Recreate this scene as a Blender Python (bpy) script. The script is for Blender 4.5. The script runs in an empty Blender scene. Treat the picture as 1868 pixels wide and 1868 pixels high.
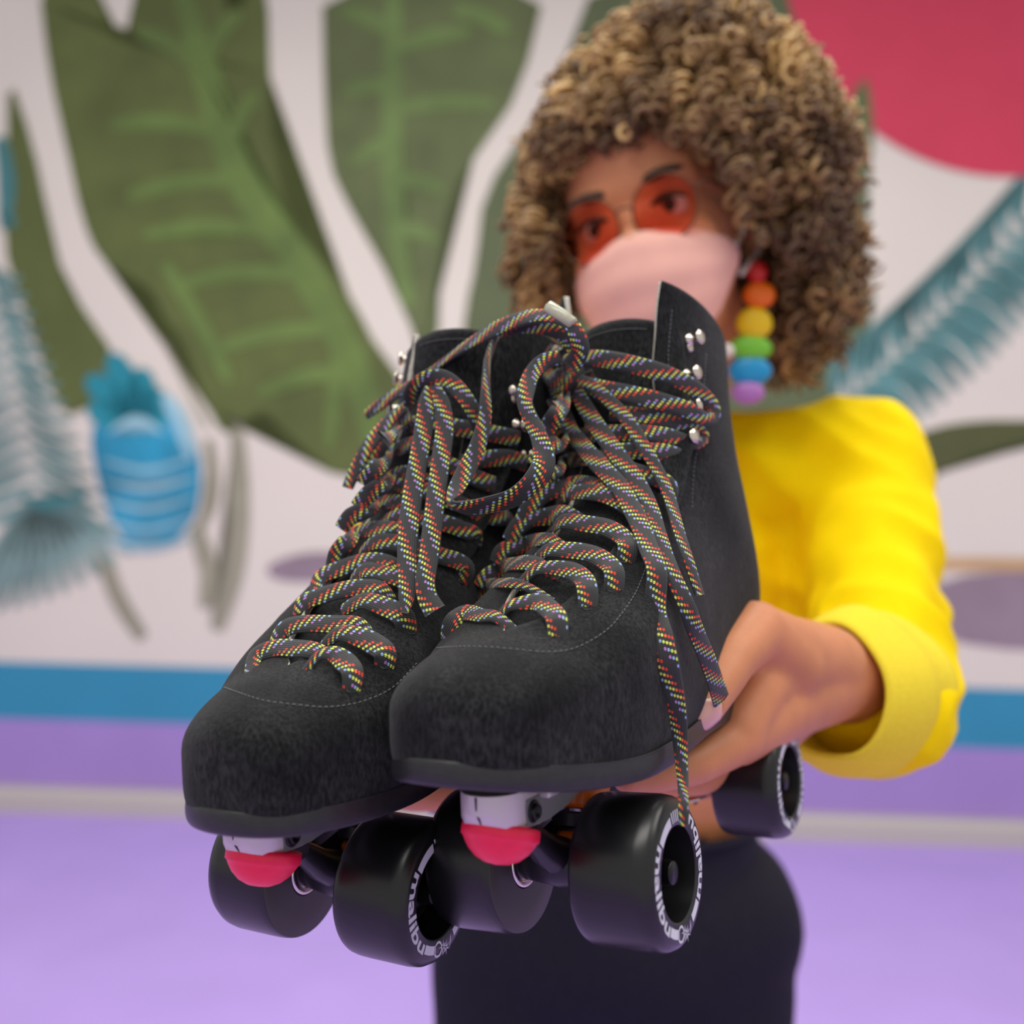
import bpy, bmesh, math, random
from mathutils import Vector, Matrix, noise
from mathutils.bvhtree import BVHTree
random.seed(7)
C = bpy.context.scene.collection
# ------------------------------------------------------------------ camera, world, lights, exposure
F_PX = 1868.0
CAM = Vector((0, 0, 1.30))
cd = bpy.data.cameras.new('camera'); cam = bpy.data.objects.new('camera', cd); C.objects.link(cam)
RR = Matrix.Rotation(-math.radians(1.0), 3, 'Y')      # the phone is held with a slight roll
cam.matrix_world = Matrix.Translation(CAM) @ RR.to_4x4() @ Matrix.Rotation(math.pi/2, 4, 'X')
cd.sensor_width = 36; cd.lens = 36; cd.clip_start = 0.02
cd.dof.use_dof = True; cd.dof.focus_distance = 0.425; cd.dof.aperture_fstop = 4.5
bpy.context.scene.camera = cam
sc = bpy.context.scene
sc.view_settings.view_transform = 'Standard'; sc.view_settings.look = 'None'
sc.view_settings.gamma = 1; sc.view_settings.exposure = 0.0; sc.view_settings.use_curve_mapping = False
w = bpy.data.worlds.new('World'); sc.world = w; w.use_nodes = True
w.node_tree.nodes['Background'].inputs[0].default_value = (1.0, 0.985, 0.96, 1)
w.node_tree.nodes['Background'].inputs[1].default_value = 0.62
def area(name, loc, rot, sx, sy, power, col=(1, .97, .92)):
    l = bpy.data.lights.new(name, 'AREA'); l.shape = 'RECTANGLE'; l.size = sx; l.size_y = sy
    l.energy = power; l.color = col
    o = bpy.data.objects.new(name, l); C.objects.link(o); o.location = loc; o.rotation_euler = rot
    return o
area('ceiling_lamp_front', (-0.5, -0.5, 3.6), (math.radians(-8), 0, 0), 2.6, 1.2, 58)
area('ceiling_lamp_middle', (-0.3, 1.9, 3.6), (0, 0, 0), 3.0, 0.6, 66)
area('ceiling_lamp_right', (2.2, 0.6, 3.6), (0, math.radians(12), 0), 1.0, 2.0, 30)

# ------------------------------------------------------------------ materials
def mat(name, col, rough=.5, metal=0, noise_amt=0, noise_scale=50, bump=0, bump_scale=None, sheen=0, sss=0, spec=None, coat=0, col2=None, alpha=None, trans=0):
    m = bpy.data.materials.new(name); m.use_nodes = True; nt = m.node_tree; b = nt.nodes['Principled BSDF']
    b.inputs['Base Color'].default_value = (*col, 1); b.inputs['Roughness'].default_value = rough; b.inputs['Metallic'].default_value = metal
    if sheen: b.inputs['Sheen Weight'].default_value = sheen; b.inputs['Sheen Roughness'].default_value = .5
    if sss:
        b.inputs['Subsurface Weight'].default_value = sss; b.inputs['Subsurface Radius'].default_value = (.01, .004, .002); b.inputs['Subsurface Scale'].default_value = .5
    if spec is not None: b.inputs['Specular IOR Level'].default_value = spec
    if coat: b.inputs['Coat Weight'].default_value = coat
    if trans: b.inputs['Transmission Weight'].default_value = trans
    if noise_amt or bump or col2:
        tc = nt.nodes.new('ShaderNodeTexCoord'); n = nt.nodes.new('ShaderNodeTexNoise'); n.inputs['Scale'].default_value = noise_scale; n.inputs['Detail'].default_value = 6
        nt.links.new(tc.outputs['Object'], n.inputs['Vector'])
        if noise_amt or col2:
            r = nt.nodes.new('ShaderNodeValToRGB'); r.color_ramp.elements[0].position = .35; r.color_ramp.elements[1].position = .65
            c0 = tuple(max(0, c*(1-noise_amt)) for c in col); c1 = col2 or tuple(min(1, c*(1+noise_amt)) for c in col)
            r.color_ramp.elements[0].color = (*c0, 1); r.color_ramp.elements[1].color = (*c1, 1)
            nt.links.new(n.outputs['Fac'], r.inputs['Fac']); nt.links.new(r.outputs['Color'], b.inputs['Base Color'])
        if bump:
            n2 = nt.nodes.new('ShaderNodeTexNoise'); n2.inputs['Scale'].default_value = bump_scale or noise_scale; n2.inputs['Detail'].default_value = 5
            nt.links.new(tc.outputs['Object'], n2.inputs['Vector'])
            bp = nt.nodes.new('ShaderNodeBump'); bp.inputs['Strength'].default_value = bump; bp.inputs['Distance'].default_value = .001
            nt.links.new(n2.outputs['Fac'], bp.inputs['Height']); nt.links.new(bp.outputs['Normal'], b.inputs['Normal'])
    return m
def srgb(r, g, b):
    f = lambda c: ((c/255+.055)/1.055)**2.4 if c/255 > .04045 else c/255/12.92
    return (f(r), f(g), f(b))
M = {}
M['suede'] = mat('black_suede', (.0058, .0060, .0072), .88, col2=(.0185, .0185, .0200), noise_scale=42, bump=.55, bump_scale=1500, sheen=.09, spec=.12)
def nap(m):                                   # brushed nap of the suede: fine speckle over broad scuffs
    nt = m.node_tree; b = nt.nodes['Principled BSDF']; l = b.inputs['Base Color'].links[0]; src = l.from_socket
    tc = nt.nodes.new('ShaderNodeTexCoord'); mp = nt.nodes.new('ShaderNodeMapping'); mp.inputs['Scale'].default_value = (1, 1, .35)
    n = nt.nodes.new('ShaderNodeTexNoise'); n.inputs['Scale'].default_value = 850; n.inputs['Detail'].default_value = 3
    r = nt.nodes.new('ShaderNodeValToRGB'); r.color_ramp.elements[0].position = .36; r.color_ramp.elements[0].color = (.25, .25, .25, 1); r.color_ramp.elements[1].position = .66; r.color_ramp.elements[1].color = (1.7, 1.7, 1.7, 1)
    mx = nt.nodes.new('ShaderNodeMix'); mx.data_type = 'RGBA'; mx.blend_type = 'MULTIPLY'; mx.inputs['Factor'].default_value = 1
    nt.links.new(tc.outputs['Object'], mp.inputs[0]); nt.links.new(mp.outputs[0], n.inputs['Vector']); nt.links.new(n.outputs['Fac'], r.inputs[0])
    nt.links.new(src, mx.inputs['A']); nt.links.new(r.outputs[0], mx.inputs['B']); nt.links.new(mx.outputs['Result'], b.inputs['Base Color'])
nap(M['suede'])
M['lining'] = mat('tan_lining', srgb(150, 120, 70), .8, noise_amt=.15)
M['tongue_lining'] = mat('grey_lining', srgb(150, 148, 140), .9)
M['rawedge'] = mat('raw_leather_edge', srgb(185, 180, 170), .9, noise_amt=.3, noise_scale=800)
M['stitch'] = mat('stitch_thread', srgb(105, 105, 108), .8)
M['seam'] = mat('seam_thread', (.004, .004, .005), .9)
M['sole'] = mat('rubber_sole', (.0155, .015, .0165), .38, noise_amt=.15, noise_scale=300, bump=.1, bump_scale=2500)
M['urethane'] = mat('black_urethane', (.0062, .0060, .0066), .31, spec=.5)
M['wheel_core'] = mat('black_core', (.009, .009, .0095), .45)
M['wheel_face'] = mat('ground_urethane', (.052, .047, .042), .5)
M['print'] = mat('white_print', srgb(205, 205, 215), .6)
M['alu'] = mat('silver_plate', srgb(205, 196, 196), .36, .4, bump=.15, bump_scale=2500)
M['alu_matt'] = mat('bead_blasted_plate', srgb(128, 128, 130), .5, .35, bump=.3, bump_scale=3500)
M['steel'] = mat('steel', srgb(215, 208, 198), .22, 1)
M['nickel'] = mat('nickel_hook', srgb(222, 210, 196), .2, 1)
M['blacksteel'] = mat('black_steel', (.018, .018, .02), .35, .6)
M['truck'] = mat('black_truck', (.02, .018, .026), .38, .3)
M['amber'] = mat('amber_cushion', srgb(255, 125, 5), .3, trans=.25)
M['plug'] = mat('pink_urethane', srgb(246, 22, 72), .45, sss=.2, noise_amt=.04, noise_scale=200)
M['brass'] = mat('brass', srgb(210, 160, 70), .3, 1)
M['skin'] = mat('skin', srgb(202, 132, 92), .5, noise_amt=.07, noise_scale=40, bump=.12, bump_scale=500, sss=.18, spec=.35)
M['nail'] = mat('nail', srgb(228, 172, 160), .28, coat=.4)
M['shirt'] = mat('yellow_jersey', srgb(253, 218, 2), .85, noise_amt=.03, noise_scale=300, bump=.3, bump_scale=900, spec=.1)
M['shirt_back'] = mat('yellow_fleece', srgb(240, 215, 60), .95, noise_amt=.05, noise_scale=500, spec=.1)
M['pants'] = mat('navy_black_cloth', (.012, .011, .021), .8, noise_amt=.15, noise_scale=200, spec=.2)
M['mask'] = mat('pink_mask', srgb(238, 180, 165), .85, noise_amt=.03)
M['maskloop'] = mat('white_elastic', srgb(225, 215, 205), .8)
M['eye'] = mat('eye_white', srgb(225, 215, 210), .3)
M['iris'] = mat('dark_iris', (.02, .012, .01), .2)
M['brow'] = mat('brow_hair', (.035, .02, .012), .8)
M['wire'] = mat('gold_wire', srgb(110, 80, 60), .3, .8)
M['shoe'] = mat('black_canvas', (.02, .02, .02), .7)
M['clear'] = mat('clear_aglet', srgb(215, 215, 190), .15, trans=.4)

def lace_mat():
    m = bpy.data.materials.new('rainbow_flecked_lace'); m.use_nodes = True; nt = m.node_tree; N = nt.nodes; L = nt.links
    b = N['Principled BSDF']; b.inputs['Roughness'].default_value = .7; b.inputs['Sheen Weight'].default_value = .15
    uv = N.new('ShaderNodeUVMap'); uv.uv_map = 'UVMap'
    sp = N.new('ShaderNodeSeparateXYZ'); L.new(uv.outputs['UV'], sp.inputs[0])   # u along in mm, v across in mm
    def mth(op, a, bb=None, cc=None):
        n = N.new('ShaderNodeMath'); n.operation = op
        for i, x in enumerate((a, bb, cc)):
            if x is None: continue
            if isinstance(x, (int, float)): n.inputs[i].default_value = x
            else: L.new(x, n.inputs[i])
        return n.outputs[0]
    u, v = sp.outputs[0], sp.outputs[1]
    PU, PV = 2.7, 1.28
    row = mth('FLOOR', mth('DIVIDE', v, PV))
    # stagger alternate rows
    ush = mth('ADD', mth('DIVIDE', u, PU), mth('MULTIPLY', row, .22))
    cu = mth('SUBTRACT', mth('FRACT', ush), .5); cv = mth('SUBTRACT', mth('FRACT', mth('DIVIDE', v, PV)), .5)
    cell = mth('FLOOR', ush)
    d = mth('ADD', mth('POWER', mth('MULTIPLY', mth('ABSOLUTE', cu), 2.0/.48), 2.4), mth('POWER', mth('MULTIPLY', mth('ABSOLUTE', cv), 2.0/.80), 2.4))
    dot = mth('LESS_THAN', d, 1.0)
    # diagonal band: index along the lace in units of cells
    k = mth('FRACT', mth('DIVIDE', mth('ADD', cell, mth('MULTIPLY', row, .85)), 8.0))
    inband = mth('LESS_THAN', k, .60)
    ramp = N.new('ShaderNodeValToRGB'); ramp.color_ramp.interpolation = 'CONSTANT'; e = ramp.color_ramp.elements
    cols = [(0, srgb(225, 50, 30)), (.12, srgb(250, 105, 45)), (.23, srgb(235, 225, 95)), (.34, srgb(205, 230, 90)), (.45, srgb(150, 180, 230)), (.56, srgb(190, 120, 205))]
    e[0].position, e[0].color = 0, (*cols[0][1], 1); e[1].position, e[1].color = cols[1][0], (*cols[1][1], 1)
    for p, c in cols[2:]:
        x = e.new(p); x.color = (*c, 1)
    L.new(k, ramp.inputs[0])
    mask = mth('MULTIPLY', dot, inband)
    mask = mth('MULTIPLY', mask, mth('MULTIPLY', mth('GREATER_THAN', v, 0.35), mth('LESS_THAN', v, 8.9)))
    mix = N.new('ShaderNodeMix'); mix.data_type = 'RGBA'; mix.inputs['A'].default_value = (.020, .020, .022, 1)
    L.new(mask, mix.inputs['Factor']); L.new(ramp.outputs[0], mix.inputs['B'])
    L.new(mix.outputs['Result'], b.inputs['Base Color'])
    # braid ribs
    rib = mth('SINE', mth('MULTIPLY', v, 2*math.pi/1.0)); r2 = mth('SINE', mth('MULTIPLY', mth('ADD', u, mth('MULTIPLY', v, .5)), 2*math.pi/.8))
    h = mth('ADD', mth('MULTIPLY', rib, .5), mth('MULTIPLY', r2, .5)); h = mth('ADD', h, mth('MULTIPLY', mask, .8))
    bp = N.new('ShaderNodeBump'); bp.inputs['Strength'].default_value = .5; bp.inputs['Distance'].default_value = .0004
    L.new(h, bp.inputs['Height']); L.new(bp.outputs['Normal'], b.inputs['Normal'])
    return m
M['lace'] = lace_mat()

# ------------------------------------------------------------------ helpers
def obj(name, bm, m, parent=None, smooth=True, mats=None):
    me = bpy.data.meshes.new(name); bm.normal_update(); bm.to_mesh(me); bm.free()
    for mm in (mats or [m]): me.materials.append(mm)
    if smooth:
        for p in me.polygons: p.use_smooth = True
    o = bpy.data.objects.new(name, me); C.objects.link(o); o.parent = parent
    return o
def tag(o, label=None, cat=None, group=None, kind=None):
    if label: o['label'] = label
    if cat: o['category'] = cat
    if group: o['group'] = group
    if kind: o['kind'] = kind
    return o
def wn(o):                                   # harden flat faces on bevelled metal parts
    m = o.modifiers.new('edges', 'EDGE_SPLIT'); m.split_angle = math.radians(38); return o
def box(bm, c, s, mtx=None, bev=0):
    r = bmesh.ops.create_cube(bm, size=1); vs = r['verts']
    bmesh.ops.scale(bm, vec=s, verts=vs); bmesh.ops.translate(bm, vec=c, verts=vs)
    if bev:
        es = list({e for v in vs for e in v.link_edges}); rr = bmesh.ops.bevel(bm, geom=es, offset=bev, segments=3, affect='EDGES', profile=.5)
        vs = list({v for f in rr['faces'] for v in f.verts} | {v for v in vs if v.is_valid})
    if mtx: bmesh.ops.transform(bm, matrix=mtx, verts=[v for v in vs if v.is_valid])
    return vs
def frame_from(axis):
    a = Vector(axis).normalized(); t = Vector((0, 0, 1)) if abs(a.z) < .9 else Vector((1, 0, 0))
    x = t.cross(a).normalized(); y = a.cross(x); return x, y, a
def lathe(bm, prof, o, axis, n=48, mi=0):
    """prof = [(r, h)], revolved around axis at o"""
    x, y, a = frame_from(axis); o = Vector(o); rings = []
    for r, h in prof:
        if r < 1e-6: rings.append([bm.verts.new(o+a*h)])
        else: rings.append([bm.verts.new(o+a*h+(x*math.cos(t)+y*math.sin(t))*r) for t in [2*math.pi*i/n for i in range(n)]])
    for A, B in zip(rings, rings[1:]):
        if len(A) == 1 and len(B) == 1: continue
        for i in range(n):
            j = (i+1) % n
            if len(A) == 1: f = bm.faces.new((A[0], B[j], B[i]))
            elif len(B) == 1: f = bm.faces.new((A[i], A[j], B[0]))
            else: f = bm.faces.new((A[i], A[j], B[j], B[i]))
            f.material_index = mi
def catmull(pts, n):
    out = []; P = [pts[0]]+list(pts)+[pts[-1]]
    for i in range(1, len(P)-2):
        for k in range(n):
            t = k/n; p0, p1, p2, p3 = P[i-1], P[i], P[i+1], P[i+2]
            out.append(tuple(.5*((2*b)+(-a+c)*t+(2*a-5*b+4*c-d)*t*t+(-a+3*b-3*c+d)*t**3) for a, b, c, d in zip(p0, p1, p2, p3)))
    out.append(tuple(pts[-1])); return out
def tube(bm, pts, r, n=8, closed=False, cap=True, mi=0):
    pts = [Vector(p) for p in pts]; rings = []; prev = None
    rs = r if isinstance(r, (list, tuple)) else [r]*len(pts)
    for i, p in enumerate(pts):
        t = (pts[min(i+1, len(pts)-1)]-pts[max(i-1, 0)])
        if t.length < 1e-9: t = Vector((0, 0, 1))
        t.normalize()
        if prev is None: x = frame_from(t)[0]
        else:
            x = prev-t*prev.dot(t); x = x.normalized() if x.length > 1e-6 else frame_from(t)[0]
        prev = x; y = t.cross(x)
        rings.append([bm.verts.new(p+(x*math.cos(a)+y*math.sin(a))*rs[i]) for a in [2*math.pi*k/n for k in range(n)]])
    for A, B in zip(rings, rings[1:]):
        for i in range(n): bm.faces.new((A[i], A[(i+1) % n], B[(i+1) % n], B[i])).material_index = mi
    if cap:
        bm.faces.new(rings[0][::-1]).material_index = mi; bm.faces.new(rings[-1]).material_index = mi
    return rings
def ray(px, py): return RR @ Vector(((px-934)/F_PX, 1, (934-py)/F_PX))
def P(px, py, d): return CAM+ray(px, py)*(d*.001)       # d = distance in front of the camera, mm

# ------------------------------------------------------------------ setting
WY, WK = 4.25, 0.060          # the wall: y = WY - WK*x
def wallpt(px, py, off=0.0):
    r = ray(px, py); t = WY/(r.y+WK*r.x); p = CAM+r*t; p.y -= off; return p
wall_mat = mat('painted_wall', srgb(230, 223, 208), .7, noise_amt=.02, noise_scale=2)
bm = bmesh.new()
x0, x1 = -7, 7
def wy(x): return WY-WK*x
vs = [bm.verts.new((x, wy(x)+dy, z)) for dy in (0, .15) for x, z in ((x0, 0), (x1, 0), (x1, 4.2), (x0, 4.2))]
for f in ((0, 1, 2, 3), (7, 6, 5, 4), (0, 4, 5, 1), (1, 5, 6, 2), (2, 6, 7, 3), (3, 7, 4, 0)): bm.faces.new([vs[i] for i in f])
wall = tag(obj('wall_back', bm, wall_mat, smooth=False), 'white rink wall painted with large jungle leaves above a teal stripe', kind='structure')
bm = bmesh.new(); box(bm, (0, 2, -.05), (16, 9, .1))
floor_mat = mat('lilac_floor', srgb(186, 156, 232), .45, noise_amt=.03, noise_scale=3)
tag(obj('floor', bm, floor_mat, smooth=False), 'smooth lilac rink floor', kind='structure')
bm = bmesh.new()
bs = [bm.verts.new((x, wy(x)-d, z)) for d, z in ((.0, .0), (.06, .0), (.06, .075), (.05, .09), (0, .095)) for x in (x0, x1)]
for i in range(4): bm.faces.new((bs[2*i], bs[2*i+1], bs[2*i+3], bs[2*i+2]))
bm.faces.new([bs[i] for i in (0, 2, 4, 6, 8)]); bm.faces.new([bs[i] for i in (1, 9, 7, 5, 3)])
tag(obj('baseboard_back', bm, mat('cream_baseboard', srgb(196, 190, 180), .5), smooth=False), 'cream rounded board along the foot of the painted wall', kind='structure')
def paint(name, polys, col, off, label=None, smooth_it=1, na=.08):
    bm = bmesh.new()
    for pl in polys:
        pts = list(pl)
        for _ in range(smooth_it):
            q = []
            for a, b in zip(pts, pts[1:]+pts[:1]): q += [(a[0]*.75+b[0]*.25, a[1]*.75+b[1]*.25), (a[0]*.25+b[0]*.75, a[1]*.25+b[1]*.75)]
            pts = q
        f = bm.faces.new([bm.verts.new(wallpt(x, y, off)) for x, y in pts])
    bmesh.ops.triangulate(bm, faces=bm.faces[:])
    m = mat(name+'_paint', col, .7, noise_amt=na, noise_scale=4)
    o = obj(name, bm, m, wall, smooth=False)
    if label: o['label'] = label
    return o
def stripe(name, z0, z1, col, off, label):
    bm = bmesh.new(); v = [bm.verts.new((x, wy(x)-off, z)) for x, z in ((x0, z0), (x1, z0), (x1, z1), (x0, z1))]; bm.faces.new(v)
    obj(name, bm, mat(name+'_paint', col, .6, noise_amt=.03, noise_scale=3), wall, smooth=False)['label'] = label
def zw(py): return 1.30+(934-py)/F_PX*WY          # height on the wall seen at x=0
stripe('painted_stripe', .0, zw(1338), srgb(168, 140, 205), .002, 'purple stripe at the bottom')
stripe('painted_stripe', zw(1338), zw(1232), srgb(48, 146, 178), .003, 'teal stripe above the purple')
def stroke(p, w0, w1, wm=None):
    """tapered brush stroke polygon along px polyline"""
    c = catmull(p, 5); L_, R_ = [], []; wm = wm if wm is not None else (w0+w1)/2*1.3
    for i, q in enumerate(c):
        a = c[max(i-1, 0)]; b = c[min(i+1, len(c)-1)]; dx, dy = b[0]-a[0], b[1]-a[1]; l = math.hypot(dx, dy) or 1
        t = i/(len(c)-1); wd = (w0*(1-t)+w1*t)*(1-4*t*(1-t))+wm*4*t*(1-t); wd /= 2
        L_.append((q[0]-dy/l*wd, q[1]+dx/l*wd)); R_.append((q[0]+dy/l*wd, q[1]-dx/l*wd))
    return L_+R_[::-1]
G = srgb(92, 104, 50); GV = srgb(102, 126, 60)
g1 = [(70, -40), (175, -40), (200, 70), (235, 80), (250, -40), (405, -40), (415, 35), (440, 38), (452, -40), (488, -40), (494, 200), (492, 320), (540, 420), (600, 480), (650, 560), (690, 640), (740, 700), (775, 800), (700, 860), (620, 872), (560, 835), (520, 790), (480, 745), (440, 772), (415, 795), (392, 770), (365, 700), (330, 610), (290, 570), (282, 530), (230, 508), (180, 470), (150, 400), (120, 260), (90, 130)]
g0 = [(15, 130), (60, 260), (90, 400), (112, 500), (160, 575), (212, 650), (205, 720), (160, 745), (120, 760), (90, 700), (60, 600), (28, 520), (8, 450), (15, 300)]
g2 = [(588, -40), (592, 170), (600, 300), (632, 370), (690, 470), (740, 560), (765, 650), (800, 640), (803, 480), (822, 350), (878, 270), (950, 165), (1000, -40)]
g3 = [(1085, -40), (1490, -40), (1462, 50), (1450, 110), (1480, 180), (1535, 215), (1560, 170), (1582, 130), (1592, 220), (1585, 330), (1582, 480), (1600, 570), (1545, 660), (1515, 750), (1480, 775), (1000, 780), (835, 700), (850, 560), (868, 480), (882, 350), (965, 235), (1040, 100)]
paint('painted_leaf', [g1], G, .004, 'broad olive green leaf filling the left of the mural', na=.16)
paint('painted_leaf', [g0], G, .004, 'narrow olive leaf at the left edge')
paint('painted_leaf', [g2], srgb(98, 110, 66), .004, 'olive leaf in the middle of the mural', na=.14)
paint('painted_leaf', [g3], srgb(92, 104, 68), .004, 'olive leaf behind the curly hair')
paint('painted_leaf', [[(1630, 812), (1680, 788), (1740, 772), (1830, 765), (2000, 772), (2000, 790), (1868, 805), (1780, 830), (1720, 858), (1690, 880), (1650, 850)]], srgb(84, 90, 48), .004, 'dark olive leaf at the right')
veins = [stroke([(330, -30), (380, 150), (440, 330), (560, 500), (650, 680), (690, 830)], 30, 40, 60)]
for a, b in (((360, 120), (250, 60)), ((400, 240), (200, 230)), ((430, 330), (230, 360)), ((480, 420), (260, 430)), ((540, 500), (330, 520)), ((600, 600), (390, 640)), ((640, 680), (470, 720)), ((370, 120), (440, 20)), ((420, 260), (470, 170)), ((620, 640), (600, 820)), ((300, 480), (420, 700))):
    veins.append(stroke([a, ((a[0]+b[0])/2, (a[1]+b[1])/2-12), b], 26, 12, 30))
paint('painted_leaf_veins', veins[:1], GV, .0052, na=.2)
for i, v in enumerate(veins[1:]): paint('painted_leaf_veins', [v], GV, .0056+.0003*i, na=.2)
veins = [stroke([(720, -30), (715, 200), (720, 400), (745, 560)], 24, 24, 40)]
for a, b in (((715, 60), (620, 20)), ((715, 160), (625, 170)), ((720, 260), (640, 300)), ((720, 90), (860, 60)), ((720, 200), (900, 190)), ((720, 330), (810, 350)), ((720, 420), (800, 440)), ((830, 20), (930, 60))):
    veins.append(stroke([a, ((a[0]+b[0])/2, (a[1]+b[1])/2-8), b], 26, 12, 30))
paint('painted_leaf_veins', veins[:1], srgb(106, 130, 70), .0052, na=.2)
for i, v in enumerate(veins[1:]): paint('painted_leaf_veins', [v], srgb(106, 130, 70), .0056+.0003*i, na=.2)
paint('painted_sun', [[(1842+415*math.cos(a), -92+415*math.sin(a)) for a in [2*math.pi*i/72 for i in range(72)]]], srgb(214, 62, 88), .006, 'crimson disc in the upper right', 0, .03)
paint('painted_leaf', [[(1505, 260), (1545, 200), (1578, 130), (1592, 200), (1590, 300), (1560, 330)]], srgb(98, 108, 66), .0075, 'olive leaf tip over the crimson disc')
# teal fronds
T1, T2 = srgb(120, 158, 150), srgb(88, 138, 136)
fr = []
for i in range(16):
    t = i/15; sx, sy = 1530+330*t, 740-330*t+60*t*(1-t)
    L1 = 110*(1-.3*abs(t-.5))
    fr.append(stroke([(sx, sy), (sx+L1*.55, sy+10), (sx+L1*1.05, sy+70)], 12, 5, 26))
    fr.append(stroke([(sx, sy), (sx-10, sy-55), (sx+30, sy-120)], 12, 4, 20))
paint('painted_frond', fr, T2, .005, 'teal palm frond at the right', na=.3)
fr = []
for i in range(15):
    t = i/14; sx, sy = -20+95*t, 480+430*t
    L1 = 60+70*t
    fr.append(stroke([(sx, sy), (sx+L1*.5, sy+35), (sx+L1, sy+25+30*t)], 10, 4, 17))
    fr.append(stroke([(sx, sy), (sx-L1*.5, sy+35), (sx-L1, sy+40)], 10, 4, 17))
paint('painted_frond', fr, srgb(110, 145, 140), .006, 'grey teal palm frond at the left edge', na=.3)
fr = []
for i in range(11):
    a = i/10; ex, ey = -60+300*a, 1120-110*a*a
    fr.append(stroke([(70, 905), (70+(ex-70)*.5, 905+(ey-905)*.4), (ex, ey)], 8, 10, 26))
paint('painted_frond', fr, srgb(125, 155, 148), .005, 'drooping teal palm leaves', na=.3)
paint('painted_frond', [stroke([(40, 905), (90, 922), (160, 900)], 8, 5, 22), stroke([(0, 250), (14, 330), (8, 420)], 18, 10, 32), stroke([(0, 380), (16, 400), (30, 410)], 8, 5, 22)], srgb(70, 130, 130), .007)
# pineapple
paint('painted_pineapple', [[(165, 790), (185, 760), (260, 735), (330, 760), (365, 820), (368, 900), (350, 960), (290, 1005), (230, 990), (195, 930), (175, 860)]], srgb(38, 146, 178), .008, 'blue pineapple body', na=.3)
cr = []
for a, l in ((-62, 90), (-38, 130), (-14, 150), (8, 120), (28, 95), (50, 70)):
    x, y = math.sin(math.radians(a)), -math.cos(math.radians(a))
    cr.append(stroke([(250, 780), (250+x*l*.6, 780+y*l*.55), (240+x*l*1.0, 790+y*l)], 40, 10, 52))
paint('painted_pineapple_crown', cr, srgb(30, 140, 155), .009, 'blue green pineapple crown')
st = [stroke([(190, 840+i*36), (270, 858+i*36), (355, 835+i*36)], 4, 4, 9) for i in range(5)]+[stroke([(200, 790), (250, 765), (300, 790)], 4, 4, 14), stroke([(300, 720), (330, 770), (350, 840)], 10, 5, 30)]
paint('painted_pineapple_scales', st, srgb(150, 195, 205), .011, na=.2)
ol = [stroke([(185, 1000), (215, 1090), (262, 1165)], 26, 20, 30), stroke([(430, 760), (440, 900), (430, 1040), (395, 1150)], 16, 26, 34), stroke([(355, 960), (382, 1040), (372, 1110)], 26, 18, 34), stroke([(380, 800), (390, 900), (360, 970)], 14, 14, 24), stroke([(300, 620), (340, 700), (380, 780)], 10, 8, 10)]
paint('painted_stems', ol, srgb(158, 156, 132), .004, na=.1)
paint('painted_sand', [[(1680, 1040), (2100, 1045), (2100, 1190), (1680, 1180)], [(480, 1030), (560, 1005), (640, 1010), (640, 1060), (500, 1062)]], srgb(150, 132, 142), .004, 'mauve band at the right', 2, .1)
paint('painted_sand', [[(1680, 1016), (2100, 1020), (2100, 1044), (1680, 1040)]], srgb(206, 170, 122), .005, 'sand coloured line above the mauve band', 0)

# ------------------------------------------------------------------ skate
def U(v, m=.001): return Vector(v)*m
ST = [  # front/top point (y,z), bottom/back point (y,z), half width, top exponent, bottom exponent, centre shift, throat half width
 ((80.5, 68), (80.5, 64), 2, 1, 1, 7, 0),
 ((80, 76), (80.2, 57), 10, 1, .7, 7, 0),
 ((77, 83), (77.5, 52), 18.5, 1, .55, 6.8, 0),
 ((69, 89), (70, 47.5), 27, 1, .47, 6, 0),
 ((54, 94), (56, 43), 34.5, 1, .42, 5, 0),
 ((34, 98.5), (38, 40), 40.5, .94, .4, 4, 0),
 ((22, 103), (24, 40), 44.5, .86, .4, 3, 9),
 ((5, 112), (6, 40), 47, .83, .4, 2, 15),
 ((-22, 128), (-30, 40), 46, .85, .44, 1, 17),
 ((-45, 146), (-75, 40), 42, .92, .5, 0, 18),
 ((-60, 161), (-130, 40), 39, 1, .6, 0, 18),
 ((-70, 174), (-178, 42), 39, 1, .7, 0, 18),
 ((-78, 188), (-201, 72), 40, 1, .85, 0, 17),
 ((-83, 202), (-203, 112), 38.8, .85, .95, 3, 17),
 ((-86, 216), (-194, 150), 38.5, .85, 1, 6, 18),
 ((-90, 234), (-191, 185), 37.8, .85, 1, 8, 20),
 ((-93, 249), (-194, 205), 38.5, .85, 1, 10, 22),
 ((-95, 262), (-196, 219), 38.5, .85, 1, 11, 24),
]
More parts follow.
